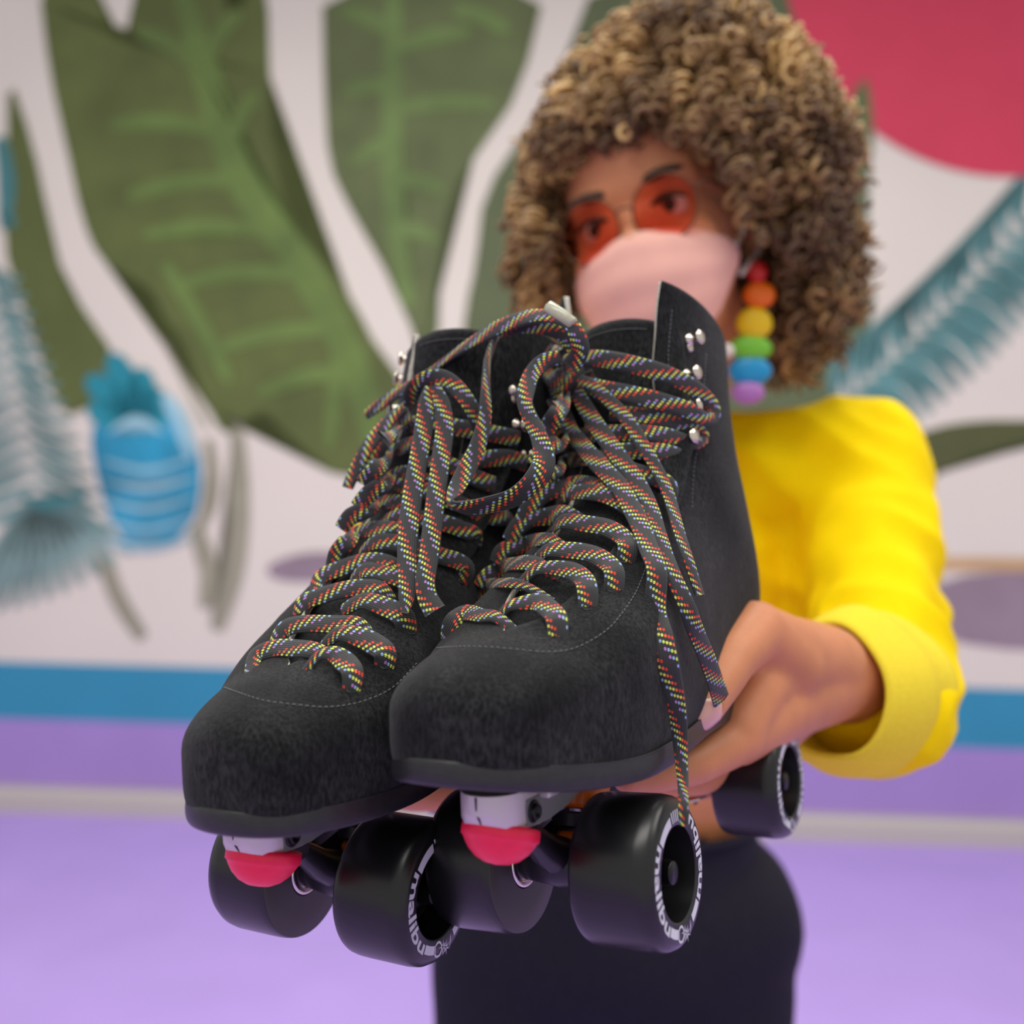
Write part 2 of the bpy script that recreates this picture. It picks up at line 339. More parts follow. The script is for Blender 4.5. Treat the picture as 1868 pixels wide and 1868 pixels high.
def boot_rows(side, closed, trim=0, spring=9, cs=1, nsec=5, nu=56, inset=0.0, s0=0, s1=None, bulge=True):
    flat = [(a[0], a[1], b[0], b[1], w_, e1, e2, c, g) for a, b, w_, e1, e2, c, g in ST[s0:s1]]
    rows = []
    for q in catmull(flat, nsec):
        y1, z1, y2, z2, hw, e1, e2, c, g = q; z1 -= trim*max(0, (z1-225)/37); c *= cs if z1 < 120 else 1
        if y2 > 12: z2 -= (9-spring)*((y2-12)/69)
        hw = max(.5, hw-inset); g = max(0, g)
        dy, dz = y2-y1, z2-z1; l = math.hypot(dy, dz)/2; my, mz = (y1+y2)/2, (z1+z2)/2
        uy, uz = -dy/(2*l+1e-9), -dz/(2*l+1e-9); l = max(.5, l-inset)
        ph0 = 0 if closed else math.asin(min(1, (g/hw)))
        if not closed and g > 0:
            # superellipse: find phi where x = g
            ph0 = math.asin(min(1, (g/hw)**(1/e1)))
        row = []
        for i in range(nu+1):
            ph = ph0+(2*math.pi-2*ph0)*i/nu
            s, co = math.sin(ph), math.cos(ph); e = e1 if co > 0 else e2
            ee = e1*(max(co, 0))**.5+e2*(1-max(co, 0)**.5) if co > 0 else e2
            x = hw*math.copysign(abs(s)**ee, s); t = l*math.copysign(abs(co)**ee, co)
            fl = 11*min(1, max(0, (z1-150)/40))*max(0, s)**.7*(.5+.5*co); x += fl
            row.append(Vector(((x+c)*side*.001, (my+uy*t)*.001, (mz+uz*t)*.001)))
        rows.append(row)
    return rows
def grid_bm(rows, bm=None, close=False):
    bm = bm or bmesh.new(); V = [[bm.verts.new(p) for p in r] for r in rows]
    for A, B in zip(V, V[1:]):
        for i in range(len(A)-1):
            bm.faces.new((A[i], A[i+1], B[i+1], B[i]))
    return bm, V
def sole_outline(y):
    # half width and centre of the sole at y
    pts = [(81, 0, 7), (80.5, 7, 7), (77, 16.5, 6.8), (69, 25.5, 6), (56, 33, 5), (38, 39, 4), (8, 45.5, 2), (-30, 43, 1), (-75, 36, 0), (-120, 34, 0), (-165, 35, 0), (-185, 29, 0), (-196, 16, 0), (-200, 0, 0)]
    for a, b in zip(pts, pts[1:]):
        if b[0] <= y <= a[0]:
            t = (a[0]-y)/(a[0]-b[0]); t2 = t
            return a[1]*(1-t2)+b[1]*t2, a[2]*(1-t2)+b[2]*t2
    return 0, 0
def ribbon(bm, uvl, pts, nrm, width, th=.0016, u0=0, taper=None):
    """flat braided lace"""
    n = len(pts); rings = []; acc = u0; tl = []; prevx = None
    for i in range(n):
        t = (pts[min(i+1, n-1)]-pts[max(i-1, 0)]); t = t.normalized() if t.length > 1e-9 else Vector((0, 0, 1))
        nn = nrm[i]-t*nrm[i].dot(t); nn = nn.normalized() if nn.length > 1e-6 else frame_from(t)[0]
        x = t.cross(nn).normalized()
        if prevx is not None and x.dot(prevx) < 0 and False: x = -x
        prevx = x; w_ = width*(taper[i] if taper else 1)/2; h = th/2
        if i: acc += (pts[i]-pts[i-1]).length*1000
        tl.append(acc)
        prof = [(-1, 0), (-.93, .75), (-.5, 1.15), (0, 1.3), (.5, 1.15), (.93, .75), (1, 0), (.93, -.75), (0, -1.0), (-.93, -.75)]
        rings.append([bm.verts.new(pts[i]+x*(a*w_)+nn*(b*h)) for a, b in prof])
    vv = [0, .3, 2.25, 4.5, 6.75, 8.7, 9.0, 8.7, 4.5, .3]; K = 10
    for i in range(n-1):
        for k in range(K):
            j = (k+1) % K
            try: f = bm.faces.new((rings[i][k], rings[i+1][k], rings[i+1][j], rings[i][j]))
            except ValueError: continue
            vj = vv[j]
            for lp, (uu, v) in zip(f.loops, ((tl[i], vv[k]), (tl[i+1], vv[k]), (tl[i+1], vj), (tl[i], vj))): lp[uvl].uv = (uu, v)
    for r in (rings[0][::-1], rings[-1]):
        f = bm.faces.new(r)
        for lp in f.loops: lp[uvl].uv = (0, .1)
    return acc

def wheel_print(parent, sgn):
    """lettering and ornaments on the outer face; x axis is the axle, face towards sgn*x"""
    bm = bmesh.new(); XF = .0172
    R0, R1 = .0188, .0250
    def put(a, r): return Vector((sgn*(XF-.0038*((r-.0188)/.0092)**2+.00012), r*math.cos(a), r*math.sin(a)*1.0))
    # viewed from outside with z up: choose u so that angles run counter-clockwise as seen from outside
    def pt(a, r):     # a measured counter-clockwise as seen from outside, 0 = up
        yy = math.sin(a)*r*(1 if sgn < 0 else -1)
        zz = math.cos(a)*r
        return Vector((sgn*(XF+.00012), yy, zz))
    def addpoly(ps):
        try: bm.faces.new([bm.verts.new(p) for p in ps])
        except ValueError: pass
    cu = bpy.data.curves.new('lettering_curve', 'FONT'); cu.body = 'malibu'; cu.size = .0088; cu.offset = .00022; cu.resolution_u = 4
    to = bpy.data.objects.new('lettering_tmp', cu); C.objects.link(to); bpy.context.view_layer.update()
    me = bpy.data.meshes.new_from_object(to.evaluated_get(bpy.context.evaluated_depsgraph_get())); bpy.data.objects.remove(to); bpy.data.curves.remove(cu)
    xs = [v.co.x for v in me.vertices]; x0_, x1_ = min(xs), max(xs)
    RB = .0243      # baseline radius: letters stand with their tops towards the hub
    for centre in (math.radians(95), math.radians(275)):
        vs = []
        span = math.radians(92)
        for v in me.vertices:
            a = centre-span/2+(v.co.x-x0_)/(x1_-x0_)*span
            r = RB-v.co.y*.86
            vs.append(bm.verts.new(pt(a, r)))
        for p in me.polygons:
            try: bm.faces.new([vs[i] for i in p.vertices])
            except ValueError: pass
    def arc(a0, a1, r0, r1, n=10):
        for i in range(n):
            b0, b1 = a0+(a1-a0)*i/n, a0+(a1-a0)*(i+1)/n
            addpoly([pt(b0, r0), pt(b1, r0), pt(b1, r1), pt(b0, r1)])
    rad = math.radians
    arc(rad(12), rad(46), .0193, .0232); arc(rad(143), rad(166), .0203, .0238)
    arc(rad(204), rad(226), .0203, .0238); arc(rad(325), rad(345), .0193, .0232)
    # sunset ring, palm and strokes
    for k in range(14):
        b0, b1 = 2*math.pi*k/14, 2*math.pi*(k+1)/14; ca, cr_ = rad(171), .0222
        f = lambda b, q: pt(ca+q*math.sin(b)/cr_, cr_+q*math.cos(b))
        addpoly([f(b0, .0024), f(b1, .0024), f(b1, .0033), f(b0, .0033)])
    for ca in (rad(180), rad(186)):
        for k in range(7):
            b = 2*math.pi*k/7; cr_ = .0225 if ca < 3.2 else .0238
            f = lambda b, q: pt(ca+q*math.sin(b)/cr_, cr_+q*math.cos(b))
            addpoly([f(b-.5, .0007), f(b, .0034), f(b+.5, .0007)])
    addpoly([pt(rad(192), .0262), pt(rad(196), .0225), pt(rad(199), .0205), pt(rad(197), .0232)])
    for ca in (350, 355, 360, 5):
        addpoly([pt(rad(ca), .0195), pt(rad(ca+2.4), .0195), pt(rad(ca+4.5), .0242), pt(rad(ca+2.0), .0242)])
    bpy.data.meshes.remove(me)
    o = obj('lettering', bm, M['print'], parent, smooth=False); o['label'] = 'white printed ring of lettering'
    return o
def make_wheel(parent, cx, cy, cz, sgn, spin=0):
    """axle along x; outer face towards sgn*x"""
    R = .0295; H = .0165; bm = bmesh.new()
    lathe(bm, [(.0110, -H+.001), (.0115, -H), (.0200, -H), (.0282, -H), (.0285, -H+.0002)], (0, 0, 0), (sgn, 0, 0), 72, mi=1)
    prof = [(.0285, -H+.0002), (.0290, -H+.0012), (.0294, -H+.004), (.0295, -H+.008), (.0295, H-.007), (.0290, H-.0035), (.0276, H-.0008), (.0262, H), (.0255, H+.0006), (.0186, H+.0007), (.0180, H+.0003), (.0176, H-.004), (.0160, H-.014), (.0125, H-.016), (.0112, H-.016), (.0112, H-.019)]
    lathe(bm, prof, (0, 0, 0), (sgn, 0, 0), 72)
    bmesh.ops.remove_doubles(bm, verts=bm.verts[:], dist=1e-6); wh = obj('wheel', bm, M['urethane'], parent, mats=[M['urethane'], M['wheel_face']]); wh.modifiers.new('e', 'EDGE_SPLIT').split_angle = math.radians(50); wh.location = (cx, cy, cz); wh.rotation_euler = (spin, 0, 0)
    # core with spokes + bearing
    bm = bmesh.new()
    lathe(bm, [(.0165, H-.0145), (.0125, H-.0135), (.0120, H-.0105), (.0112, H-.0105), (.0110, H-.016), (.0050, H-.016)], (0, 0, 0), (sgn, 0, 0), 40)
    for k in range(6):
        a = math.pi*k/3; box(bm, (sgn*(H-.013), 0, .0142), (.003, .0016, .0042), Matrix.Rotation(a, 4, 'X'))
    obj('wheel_core', bm, M['wheel_core'], wh)
    bm = bmesh.new()
    lathe(bm, [(.0040, 0), (.0040, .0008), (.0056, .0010), (.0058, .0003), (.0092, .0003), (.0094, .001), (.0108, .001), (.0110, 0)], (sgn*(H-.0155), 0, 0), (sgn, 0, 0), 40)
    lathe(bm, [(.0040, 0), (.0040, .0008), (.0056, .0010), (.0058, .0003), (.0092, .0003), (.0094, .001), (.0108, .001), (.0110, 0)], (-sgn*(H-.0005), 0, 0), (-sgn, 0, 0), 40)
    obj('bearing', bm, M['steel'], wh)
    bm = bmesh.new()
    lathe(bm, [(.0074, 0), (.0078, .0007), (.0078, .0050), (.0070, .0058), (.0044, .0058)], (sgn*(H-.0145), 0, 0), (sgn, 0, 0), 6)
    z0 = .0052
    pr = [(.0050, z0)]
    for k in range(5): pr += [(.0050, z0+.0004+k*.0013), (.0041, z0+.0011+k*.0013)]
    pr += [(.0048, z0+.0068), (.0043, z0+.0078), (0, z0+.0078)]
    lathe(bm, pr, (sgn*(H-.0145), 0, 0), (sgn, 0, 0), 20)
    obj('axle_nut', bm, M['blacksteel'], wh)
    wheel_print(wh, sgn)
    return wh
def make_truck(parent, y, rear=False, tilt=0):
    s = -1 if rear else 1
    bm = bmesh.new()
    # hanger: tapered axle beam, webs and ring; the kingpin leans towards the middle of the skate
    lathe(bm, [(.0, -.021), (.0062, -.021), (.0072, -.019), (.0085, -.008), (.0095, 0), (.0085, .008), (.0072, .019), (.0062, .021), (.0, .021)], (0, y, 0), (1, 0, 0), 20)
    for sx in (-1, 1):
        a = [(sx*.019, y, .004), (sx*.019, y, -.006), (sx*.005, y-s*.022, -.001), (sx*.009, y-s*.024, .016)]
        for dy in (0,):
            v1 = [bm.verts.new(Vector(p)+Vector((0, .003, 0))) for p in a]; v2 = [bm.verts.new(Vector(p)-Vector((0, .003, 0))) for p in a]
            bm.faces.new(v1); bm.faces.new(v2[::-1])
            for i in range(4): j = (i+1) % 4; bm.faces.new((v1[i], v2[i], v2[j], v1[j]))
    lathe(bm, [(.0055, -.003), (.0125, -.003), (.0135, -.002), (.0135, .003), (.0125, .004), (.0055, .004)], (0, y-s*.022, .012), (0, s*.3, -1), 32)
    # pivot arm forward
    tube(bm, [(0, y, .002), (0, y+s*.014, .010), (0, y+s*.026, .020)], [.0085, .0065, .0045], 14)
    tr = obj('truck', bm, M['truck'], parent); wn(tr)
    if tilt: tr.rotation_euler = (0, tilt, 0)
    ax = (0, s*.3, -1); o = (0, y-s*.022, .012)
    for h0, h1 in ((-.0165, -.0045), (.005, .0155)):
        hm = (h0+h1)/2; bm = bmesh.new()
        lathe(bm, [(.004, h0), (.0100, h0), (.0112, h0+.002), (.0104, hm), (.0112, h1-.002), (.0100, h1), (.004, h1)], o, ax, 32)
        c = obj('cushion', bm, M['amber'], tr); c['label'] = 'translucent amber cushion'
    for h in (-.0185, .0158):
        bm = bmesh.new(); lathe(bm, [(.003, h), (.0125, h), (.0133, h+.0008), (.0125, h+.0016), (.003, h+.0018)], o, ax, 32); obj('washer', bm, M['steel'], tr)
    bm = bmesh.new()
    lathe(bm, [(.0, -.026), (.0068, -.026), (.0074, -.0252), (.0074, -.0195), (.0068, -.0188), (0, -.0188)], o, ax, 6)
    k = obj('kingpin', bm, M['steel'], tr); wn(k)
    bm = bmesh.new(); lathe(bm, [(0, .0245), (.0052, .0245), (.0058, .0235), (.0058, .0180), (0, .0178)], o, ax, 6)
    obj('kingpin_nut', bm, M['brass'], tr)
    bm = bmesh.new(); tube(bm, [(-.044, y, 0), (.044, y, 0)], .0038, 14)
    obj('axle', bm, M['steel'], tr)
    return tr

def build_skate(name, label, loc, yaw, pitch, roll, side, trim, tilt, hook_px, eyelet_px):
    """side = +1: inner side towards local +x"""
    root = bpy.data.objects.new(name, None); C.objects.link(root); root.empty_display_size = .05
    # local -> world: toe points along F, wearer's right = +x
    th = math.radians(yaw); a = Vector((math.cos(th), -math.sin(th), math.sin(math.radians(roll)))); a.normalize()
    F = Vector((-math.sin(th), -math.cos(th), math.sin(math.radians(pitch)))); F = (F-a*F.dot(a)).normalized()
    a = RR @ a; F = RR @ F; X = -a; Z = X.cross(F)
    mw = Matrix.Identity(4)
    for i, v in enumerate((X, F, Z)):
        for r in range(3): mw[r][i] = v[r]
    mw.translation = loc; root.matrix_world = mw
    tag(root, label, 'roller skate', 'pair of roller skates held out by the person')
    inv = mw.inverted(); spring, cs = (9, 1) if trim == 0 else (5.5, 1.45)
    # upper -----------------------------------------------------------
    rows = boot_rows(side, False, trim, spring, cs, 5, 64)
    bm, V = grid_bm(rows)
    # close the toe tip
    bm.faces.new(V[0][:-1])
    bmesh.ops.remove_doubles(bm, verts=bm.verts[:], dist=.00002)
    bmesh.ops.recalc_face_normals(bm, faces=bm.faces[:])
    # the normals must point outwards
    bm.faces.ensure_lookup_table()
    cvec = Vector((0, 0, .06)); f0 = min(bm.faces, key=lambda f: -f.calc_center_median().y)
    if f0.normal.y < 0: bmesh.ops.reverse_faces(bm, faces=bm.faces[:])
    bt = obj('boot', bm, M['suede'], root, mats=[M['suede'], M['lining'], M['rawedge']]); bt['label'] = 'black suede boot upper'
    sd = bt.modifiers.new('thick', 'SOLIDIFY'); sd.thickness = .0030; sd.offset = -1; sd.material_offset = 1; sd.material_offset_rim = 2
    # guide surface for laces and stitches
    rg = boot_rows(side, True, trim, spring, cs, 5, 64); gb, _ = grid_bm(rg); gb.normal_update()
    bvh = BVHTree.FromBMesh(gb); gb.free()
    camL = inv @ CAM
    def hit(px, py, off=3.0, depth=None):
        d = (inv.to_3x3() @ ray(px, py)).normalized()
        if depth is None:
            p, n, i, dist = bvh.ray_cast(camL, d)
            if p is not None:
                if n.dot(d) > 0: n = -n
                return p+n*off*.001, n
            return None, None
        p = inv @ P(px, py, depth); return p, -d
    # sole ------------------------------------------------------------
    bm = bmesh.new(); ys = [81, 80.8, 80, 78, 75, 70, 64, 56, 47, 38, 26, 14, 2, -12, -28, -44, -60, -76, -92, -108, -124, -140, -155, -168, -180, -188, -194, -198, -200]
    def zs(y): t = max(0, (y-12)/69); return 50+spring*t**1.6
    ring = []
    for sgn in (1, -1):
        for y in (ys if sgn == 1 else ys[::-1]):
            h, c = sole_outline(y); h += .8; c *= cs
            if (sgn == -1 and y in (81, -200)): continue
            ring.append((side*(c+sgn*h), y))
    N = len(ring); loops = []
    for dz, grow in ((-.5, -1.6), (0, -.4), (-.9, .5), (-4, .9), (-8, .9), (-9.6, .2), (-10.2, -1.4)):
        lp = []
        for i, (x, y) in enumerate(ring):
            c = sole_outline(y)[1]*side*cs; v = Vector((x-c, y+60 if y > 20 else (0 if y > -140 else y+140)))
            xx = x+(math.copysign(grow, x-c) if abs(x-c) > 1 else 0)
            yy = y+(grow if y > 60 else (-grow if y < -185 else 0))
            lp.append(bm.verts.new(U((xx, yy, zs(y)+dz+(.0)))))
        loops.append(lp)
    for A, B in zip(loops, loops[1:]):
        for i in range(N): j = (i+1) % N; bm.faces.new((A[i], A[j], B[j], B[i]))
    for lp, rv in ((loops[0], 1), (loops[-1], 0)):
        half = len(ys); 
        left = lp[:half]; right = [lp[0]]+lp[half:][::-1]+[lp[half-1]]
        for i in range(min(len(left), len(right))-1):
            q = [left[i], left[i+1], right[i+1], right[i]]
            q2 = []
            for v in q:
                if v not in q2: q2.append(v)
            if len(q2) > 2:
                try: bm.faces.new(q2)
                except ValueError: pass
    bmesh.ops.recalc_face_normals(bm, faces=bm.faces[:])
    so = obj('sole', bm, M['sole'], root); so['label'] = 'smooth dark grey rubber sole'
    bv = so.modifiers.new('round', 'SUBSURF'); bv.levels = 1; bv.render_levels = 1
    # heel block under the rear of the sole
    bm = bmesh.new(); box(bm, U((0, -158, 34)), U((58, 74, 13)), bev=.004); hb = obj('heel_block', bm, M['sole'], root)
    # tongue ----------------------------------------------------------
    tr_ = []
    flat = [(a_[0], a_[1], b_[0], b_[1], w_, g, c) for a_, b_, w_, e1, e2, c, g in ST[5:]]
    for q in catmull(flat, 6):
        if q[1] > (240 if trim == 0 else 246): break
        y1, z1, y2, z2, hw, g, c = q; dy, dz = y2-y1, z2-z1; l = math.hypot(dy, dz); dy, dz = dy/l, dz/l
        row = []
        for i in range(17):
            s = (-1+2*i/16)*side; x = s*min(hw-8, 30)
            if s*side > 0: x += s*5+ s*side*side*abs(s)*11*min(1, max(0, (z1-150)/40))*.6
            sag = 5.5+6*min(1, max(0, (135-z1)/30))+(hw-math.sqrt(max(0, hw*hw-min(abs(x), hw-4)**2)))*.9
            row.append(U((x+side*c, y1+dy*sag, z1+dz*sag)))
        tr_.append(row)
    # curved top edge that rises in the middle
    base = tr_[-2]
    for k in range(1, 3):
        tr_.append([p+Vector((0, -.0006*k, .0011*k*(1-(abs(i-8)/8)**2.2)*1.0)) for i, p in enumerate(tr_[-1])])
    bm, _ = grid_bm(tr_); bmesh.ops.recalc_face_normals(bm, faces=bm.faces[:])
    tg = obj('tongue', bm, M['suede'], root, mats=[M['suede'], M['tongue_lining'], M['suede']])
    tsr = tr_[-4]; bm = bmesh.new()
    for i in range(4, 12):
        for f in (0, .33, .66):
            p = tsr[i].lerp(tsr[i+1], f); q_ = tsr[i].lerp(tsr[i+1], f+.2); n_o = Vector((0, .0017, .0008)); tube(bm, [p+n_o, p.lerp(q_, .3)+n_o*1.12, p.lerp(q_, .7)+n_o*1.12, q_+n_o], .00022, 5)
    obj('stitching', bm, M['stitch'], tg)
    if True:
        s_ = tg.modifiers.new('thick', 'SOLIDIFY'); s_.thickness = .003; s_.offset = 0
    # plate -----------------------------------------------------------
    bm = bmesh.new()
    # nose block, prism outline in (y,z) with rounded width
    prof = [(64, 41.5), (63.4, 36), (61, 31.5), (56, 29.5), (46, 28), (34, 27), (18, 28.5), (-15, 36.5), (-25, 41.5)]
    W0 = 12.5
    def halfw(y): return W0 if y < 50 else W0*math.sqrt(max(.0, 1-((y-50)/14.2)**2))*1.0
    ysn = [64, 63.5, 62.5, 61, 58.5, 55, 50, 45, 38, 30, 22, 12, 2, -8, -17, -24.5]
    def zlow(y):
        for (a_, b_) in zip(prof, prof[1:]):
            if b_[0] <= y <= a_[0]: t = (a_[0]-y)/(a_[0]-b_[0]+1e-9); return a_[1]*(1-t)+b_[1]*t
        return 41
    secs = []
    for y in ysn:
        h = max(.6, halfw(y)); zl = zlow(min(y, 63)); zt = 42.5
        secs.append([U(p) for p in ((-h, y, zt), (-h, y, zl+2.5), (-h+1.2 if h > 1.5 else -h*.6, y, zl), (h-1.2 if h > 1.5 else h*.6, y, zl), (h, y, zl+2.5), (h, y, zt))])
    vs = [[bm.verts.new(p) for p in s] for s in secs]
    for A, B in zip(vs, vs[1:]):
        for i in range(6): bm.faces.new((A[i], A[(i+1) % 6], B[(i+1) % 6], B[i]))
    bm.faces.new(vs[0][::-1]); bm.faces.new(vs[-1])
    # long base rails
    box(bm, U((0, -10, 39.2)), U((34, 100, 3.4)), bev=.001)
    box(bm, U((0, -88, 35.5)), U((17, 110, 8)), bev=.002)
    box(bm, U((0, -158, 25.5)), U((34, 74, 4)), bev=.0015)
    box(bm, U((0, -142, 16)), U((22, 24, 18)), bev=.003)
    box(bm, U((-14, -38, 35)), U((7, 16, 9)), bev=.0015); box(bm, U((14, -38, 35)), U((7, 16, 9)), bev=.0015)
    bmesh.ops.recalc_face_normals(bm, faces=bm.faces[:])
    pl = obj('plate', bm, M['alu'], root); pl['label'] = 'silver metal skate plate'; wn(pl)
    for sx in (-1, 1):
        bm = bmesh.new(); X_ = sx*12.62
        pp = [(50, 38.8), (50.5, 36), (50, 30), (46, 28.8), (34, 28), (18, 29.6), (-14, 36.8), (-19, 38.8)]
        v1 = [bm.verts.new(U((X_+sx*.35, y, z))) for y, z in pp]; v0 = [bm.verts.new(U((X_-sx*.5, y, z))) for y, z in pp]
        bm.faces.new(v1 if sx > 0 else v1[::-1])
        for i in range(len(pp)): j = (i+1) % len(pp); bm.faces.new((v0[i], v0[j], v1[j], v1[i]))
        bmesh.ops.recalc_face_normals(bm, faces=bm.faces[:])
        o = obj('side_recess', bm, M['alu_matt'], pl, smooth=False); o['label'] = 'matt grey recessed side'
        bm = bmesh.new(); lathe(bm, [(.0030, -.001), (.0030, .0016), (.0027, .0022), (.0018, .0022), (.0017, .0010), (0, .0010)], U((sx*12.9, 45.5, 34)), (sx, 0, 0), 24)
        lathe(bm, [(0, .0001), (.0042, .0001), (.0042, .0005), (.0030, .0006)], U((sx*12.9, 45.5, 34)), (sx, 0, 0), 24)
        obj('clamp_bolt', bm, M['blacksteel'], pl)
        bm = bmesh.new(); lathe(bm, [(.0, -.0045), (.0042, -.0045), (.0046, -.004), (.0046, -.0004), (.0062, -.0002), (.0062, .0004)], U((sx*12, -18, 37.5)), (0, 0, 1), 6)
        obj('mounting_nut', bm, M['steel'], pl)
    bm = bmesh.new(); tube(bm, [U(p) for p in ((0, 64.1, 42), (0, 63.8, 38), (0, 63.1, 35), (0, 61, 32.0), (0, 56.5, 29.4), (0, 52, 28.6))], .00045, 8); obj('clamp_slot', bm, M['seam'], pl)
    # pink plug
    n_ = Vector((0, math.sin(math.radians(20)), -math.cos(math.radians(20))))
    bm = bmesh.new(); lathe(bm, [(0, -.001), (.0135, -.001), (.0146, -.0006), (.0148, .0010), (.0147, .0038), (.0140, .0042), (.0130, .0060), (.0112, .0086), (.0082, .0112), (.0045, .0128), (0, .0133)], U((0, 47, 27)), n_, 56)
    pk = obj('toe_plug', bm, M['plug'], root); pk['label'] = 'bright pink domed toe plug'
    bm = bmesh.new(); tube(bm, [U((0, 45, 33)), U((0, 47, 27))], .0075, 20); obj('plug_stem', bm, M['steel'], pk)
    # trucks, wheels
    for y, rear in ((0, False), (-162, True)):
        tl = math.radians(tilt if not rear else tilt*.5)
        make_truck(root, y*.001, rear, tl)
        for sg in (-1, 1):
            wh = make_wheel(root, sg*.0338*math.cos(tl), y*.001, -sg*.0338*math.sin(tl), sg, spin=0)
            wh.rotation_euler = (0, tl, 0)
            wh['label'] = 'black wheel with white ring lettering'
    # hooks -----------------------------------------------------------
    hooks = []
    rr = boot_rows(side, False, trim, spring, cs, 5, 64)
    def surf(rowi, ui):
        r = rr[rowi]; p = r[ui]; a_ = r[min(ui+1, 64)]-r[max(ui-1, 0)]; b_ = rr[min(rowi+1, len(rr)-1)][ui]-rr[max(rowi-1, 0)][ui]
        n = a_.cross(b_).normalized()
        if n.dot(p-Vector((0, -.13, p.z))) < 0: n = -n
        return p, n, b_.normalized()
    spots = [hit(x, y, 0) for x, y in hook_px]
    spots = [(p, n, Vector((0, 0, 1))) for p, n in spots if p is not None]
    hid = 6 if side > 0 else 58
    for rowi in (66, 71, 76, 81): spots.append(surf(rowi, hid))
    for i, (p, n, upv) in enumerate(spots):
        if i < len(hook_px): n = (n+Vector((-.9, 0, 0))).normalized()
        bm = bmesh.new()
        lathe(bm, [(0, -.001), (.0034, -.001), (.0036, 0), (.0030, .0010), (.0022, .0018), (.0019, .0042), (.0024, .0052), (.0036, .0057), (.0037, .0063), (.0033, .0069), (0, .0072)], p, n, 28)
        lathe(bm, [(0, -.0006), (.0024, -.0006), (.0024, .0006), (.0015, .0011), (0, .0013)], p-upv*.0040, n, 18)
        obj('lace_hook', bm, M['nickel'], root)
    for x, y in eyelet_px:
        p, n = hit(x, y, 0)
        if p is None: continue
        bm = bmesh.new(); lathe(bm, [(.0012, -.0008), (.0012, .0001), (.0017, .0004), (.0021, .0001), (.0022, -.0005)], p, n, 18)
        obj('eyelet', bm, M['blacksteel'], root)
    # stitching -------------------------------------------------------
    return root, hit, camL, inv

def stitches(root, hit, curves):
    for pts, step in curves:
        bm = bmesh.new(); c = catmull(pts, 12); h = []
        for x, y in c:
            p, n = hit(x, y, .05)
            if p is not None: h.append((p, n))
        acc = 0; out = []
        for (p, n), (q, m) in zip(h, h[1:]):
            L_ = (q-p).length
            if L_ > .02: continue
            t = 0
            while acc+(L_-t) >= step:
                t += step-acc; acc = 0; pp = p.lerp(q, min(1, t/L_)); out.append((pp, n, (q-p).normalized()))
            acc += L_-t
        for p, n, d in out:
            tube(bm, [p-d*step*.30-n*.0001, p-d*step*.15+n*.00022, p+d*step*.15+n*.00022, p+d*step*.30-n*.0001], .00022, 5)
        obj('stitching', bm, M['stitch'], root)
def seam_line(root, hit, pts):
    bm = bmesh.new(); h = [hit(x, y, .0)[0] for x, y in catmull(pts, 10)]; h = [p for p in h if p is not None]
    tube(bm, h, .00035, 6); return obj('toe_seam', bm, M['seam'], root)
class Lace:
    def __init__(s, root, hit, camL): s.bm = bmesh.new(); s.uv = s.bm.loops.layers.uv.new('UVMap'); s.root, s.hit, s.camL = root, hit, camL; s.u = 0
    def add(s, pts, off=3.0, width=.0086, face=.5, ends=(0, 0), taper=None, twist=None, th=.0016):
        """pts: (px,py) on the boot or (px,py,depth)"""
        if ends == (-3.5, -2): ends = (-3.5, -6); taper = taper or ([.75, 1]+[1]*(len(pts)-4)+[.9, .35])
        if ends == (-2, -9): ends = (-5, -9); taper = taper or ([.35, .9]+[1]*(len(pts)-3)+[.85])
        P3, N3 = [], []; last = None
        for i, q in enumerate(pts):
            if len(q) == 3: p, n = s.hit(q[0], q[1], 0, q[2])
            else:
                o = off
                if i == 0: o += ends[0]
                if i == len(pts)-1: o += ends[1]
                p, n = s.hit(q[0], q[1], o)
                if p is None:
                    p, n = s.hit(q[0], q[1], 0, last or 480)
            last = abs((s.root.matrix_world @ p).y)*1000
            tc = (s.camL-p).normalized(); nn = (n*(1-face)+tc*face).normalized()
            P3.append(p); N3.append(nn)
        k = 6
        cp = [Vector(v) for v in catmull([tuple(p) for p in P3], k)]; cn = [Vector(v).normalized() for v in catmull([tuple(p) for p in N3], k)]
        # shorten steps
        if twist:
            for i in range(len(cp)):
                t = (cp[min(i+1, len(cp)-1)]-cp[max(i-1, 0)]).normalized(); f = i/(len(cp)-1)*(len(twist)-1); a, b = int(f), min(int(f)+1, len(twist)-1)
                ang = twist[a]*(1-(f-a))+twist[b]*(f-a); cn[i] = Matrix.Rotation(math.radians(ang), 3, t) @ cn[i]
        tp = None
        if taper:
            tp = []
            for i in range(len(cp)):
                f = i/(len(cp)-1)*(len(taper)-1); a, b = int(f), min(int(f)+1, len(taper)-1); tp.append(taper[a]*(1-(f-a))+taper[b]*(f-a))
        s.u += 7.3; ribbon(s.bm, s.uv, cp, cn, width, th, s.u % 18, tp)
    def done(s):
        o = obj('lace', s.bm, M['lace'], s.root); o['label'] = 'black flat lace with rainbow flecks'; return o

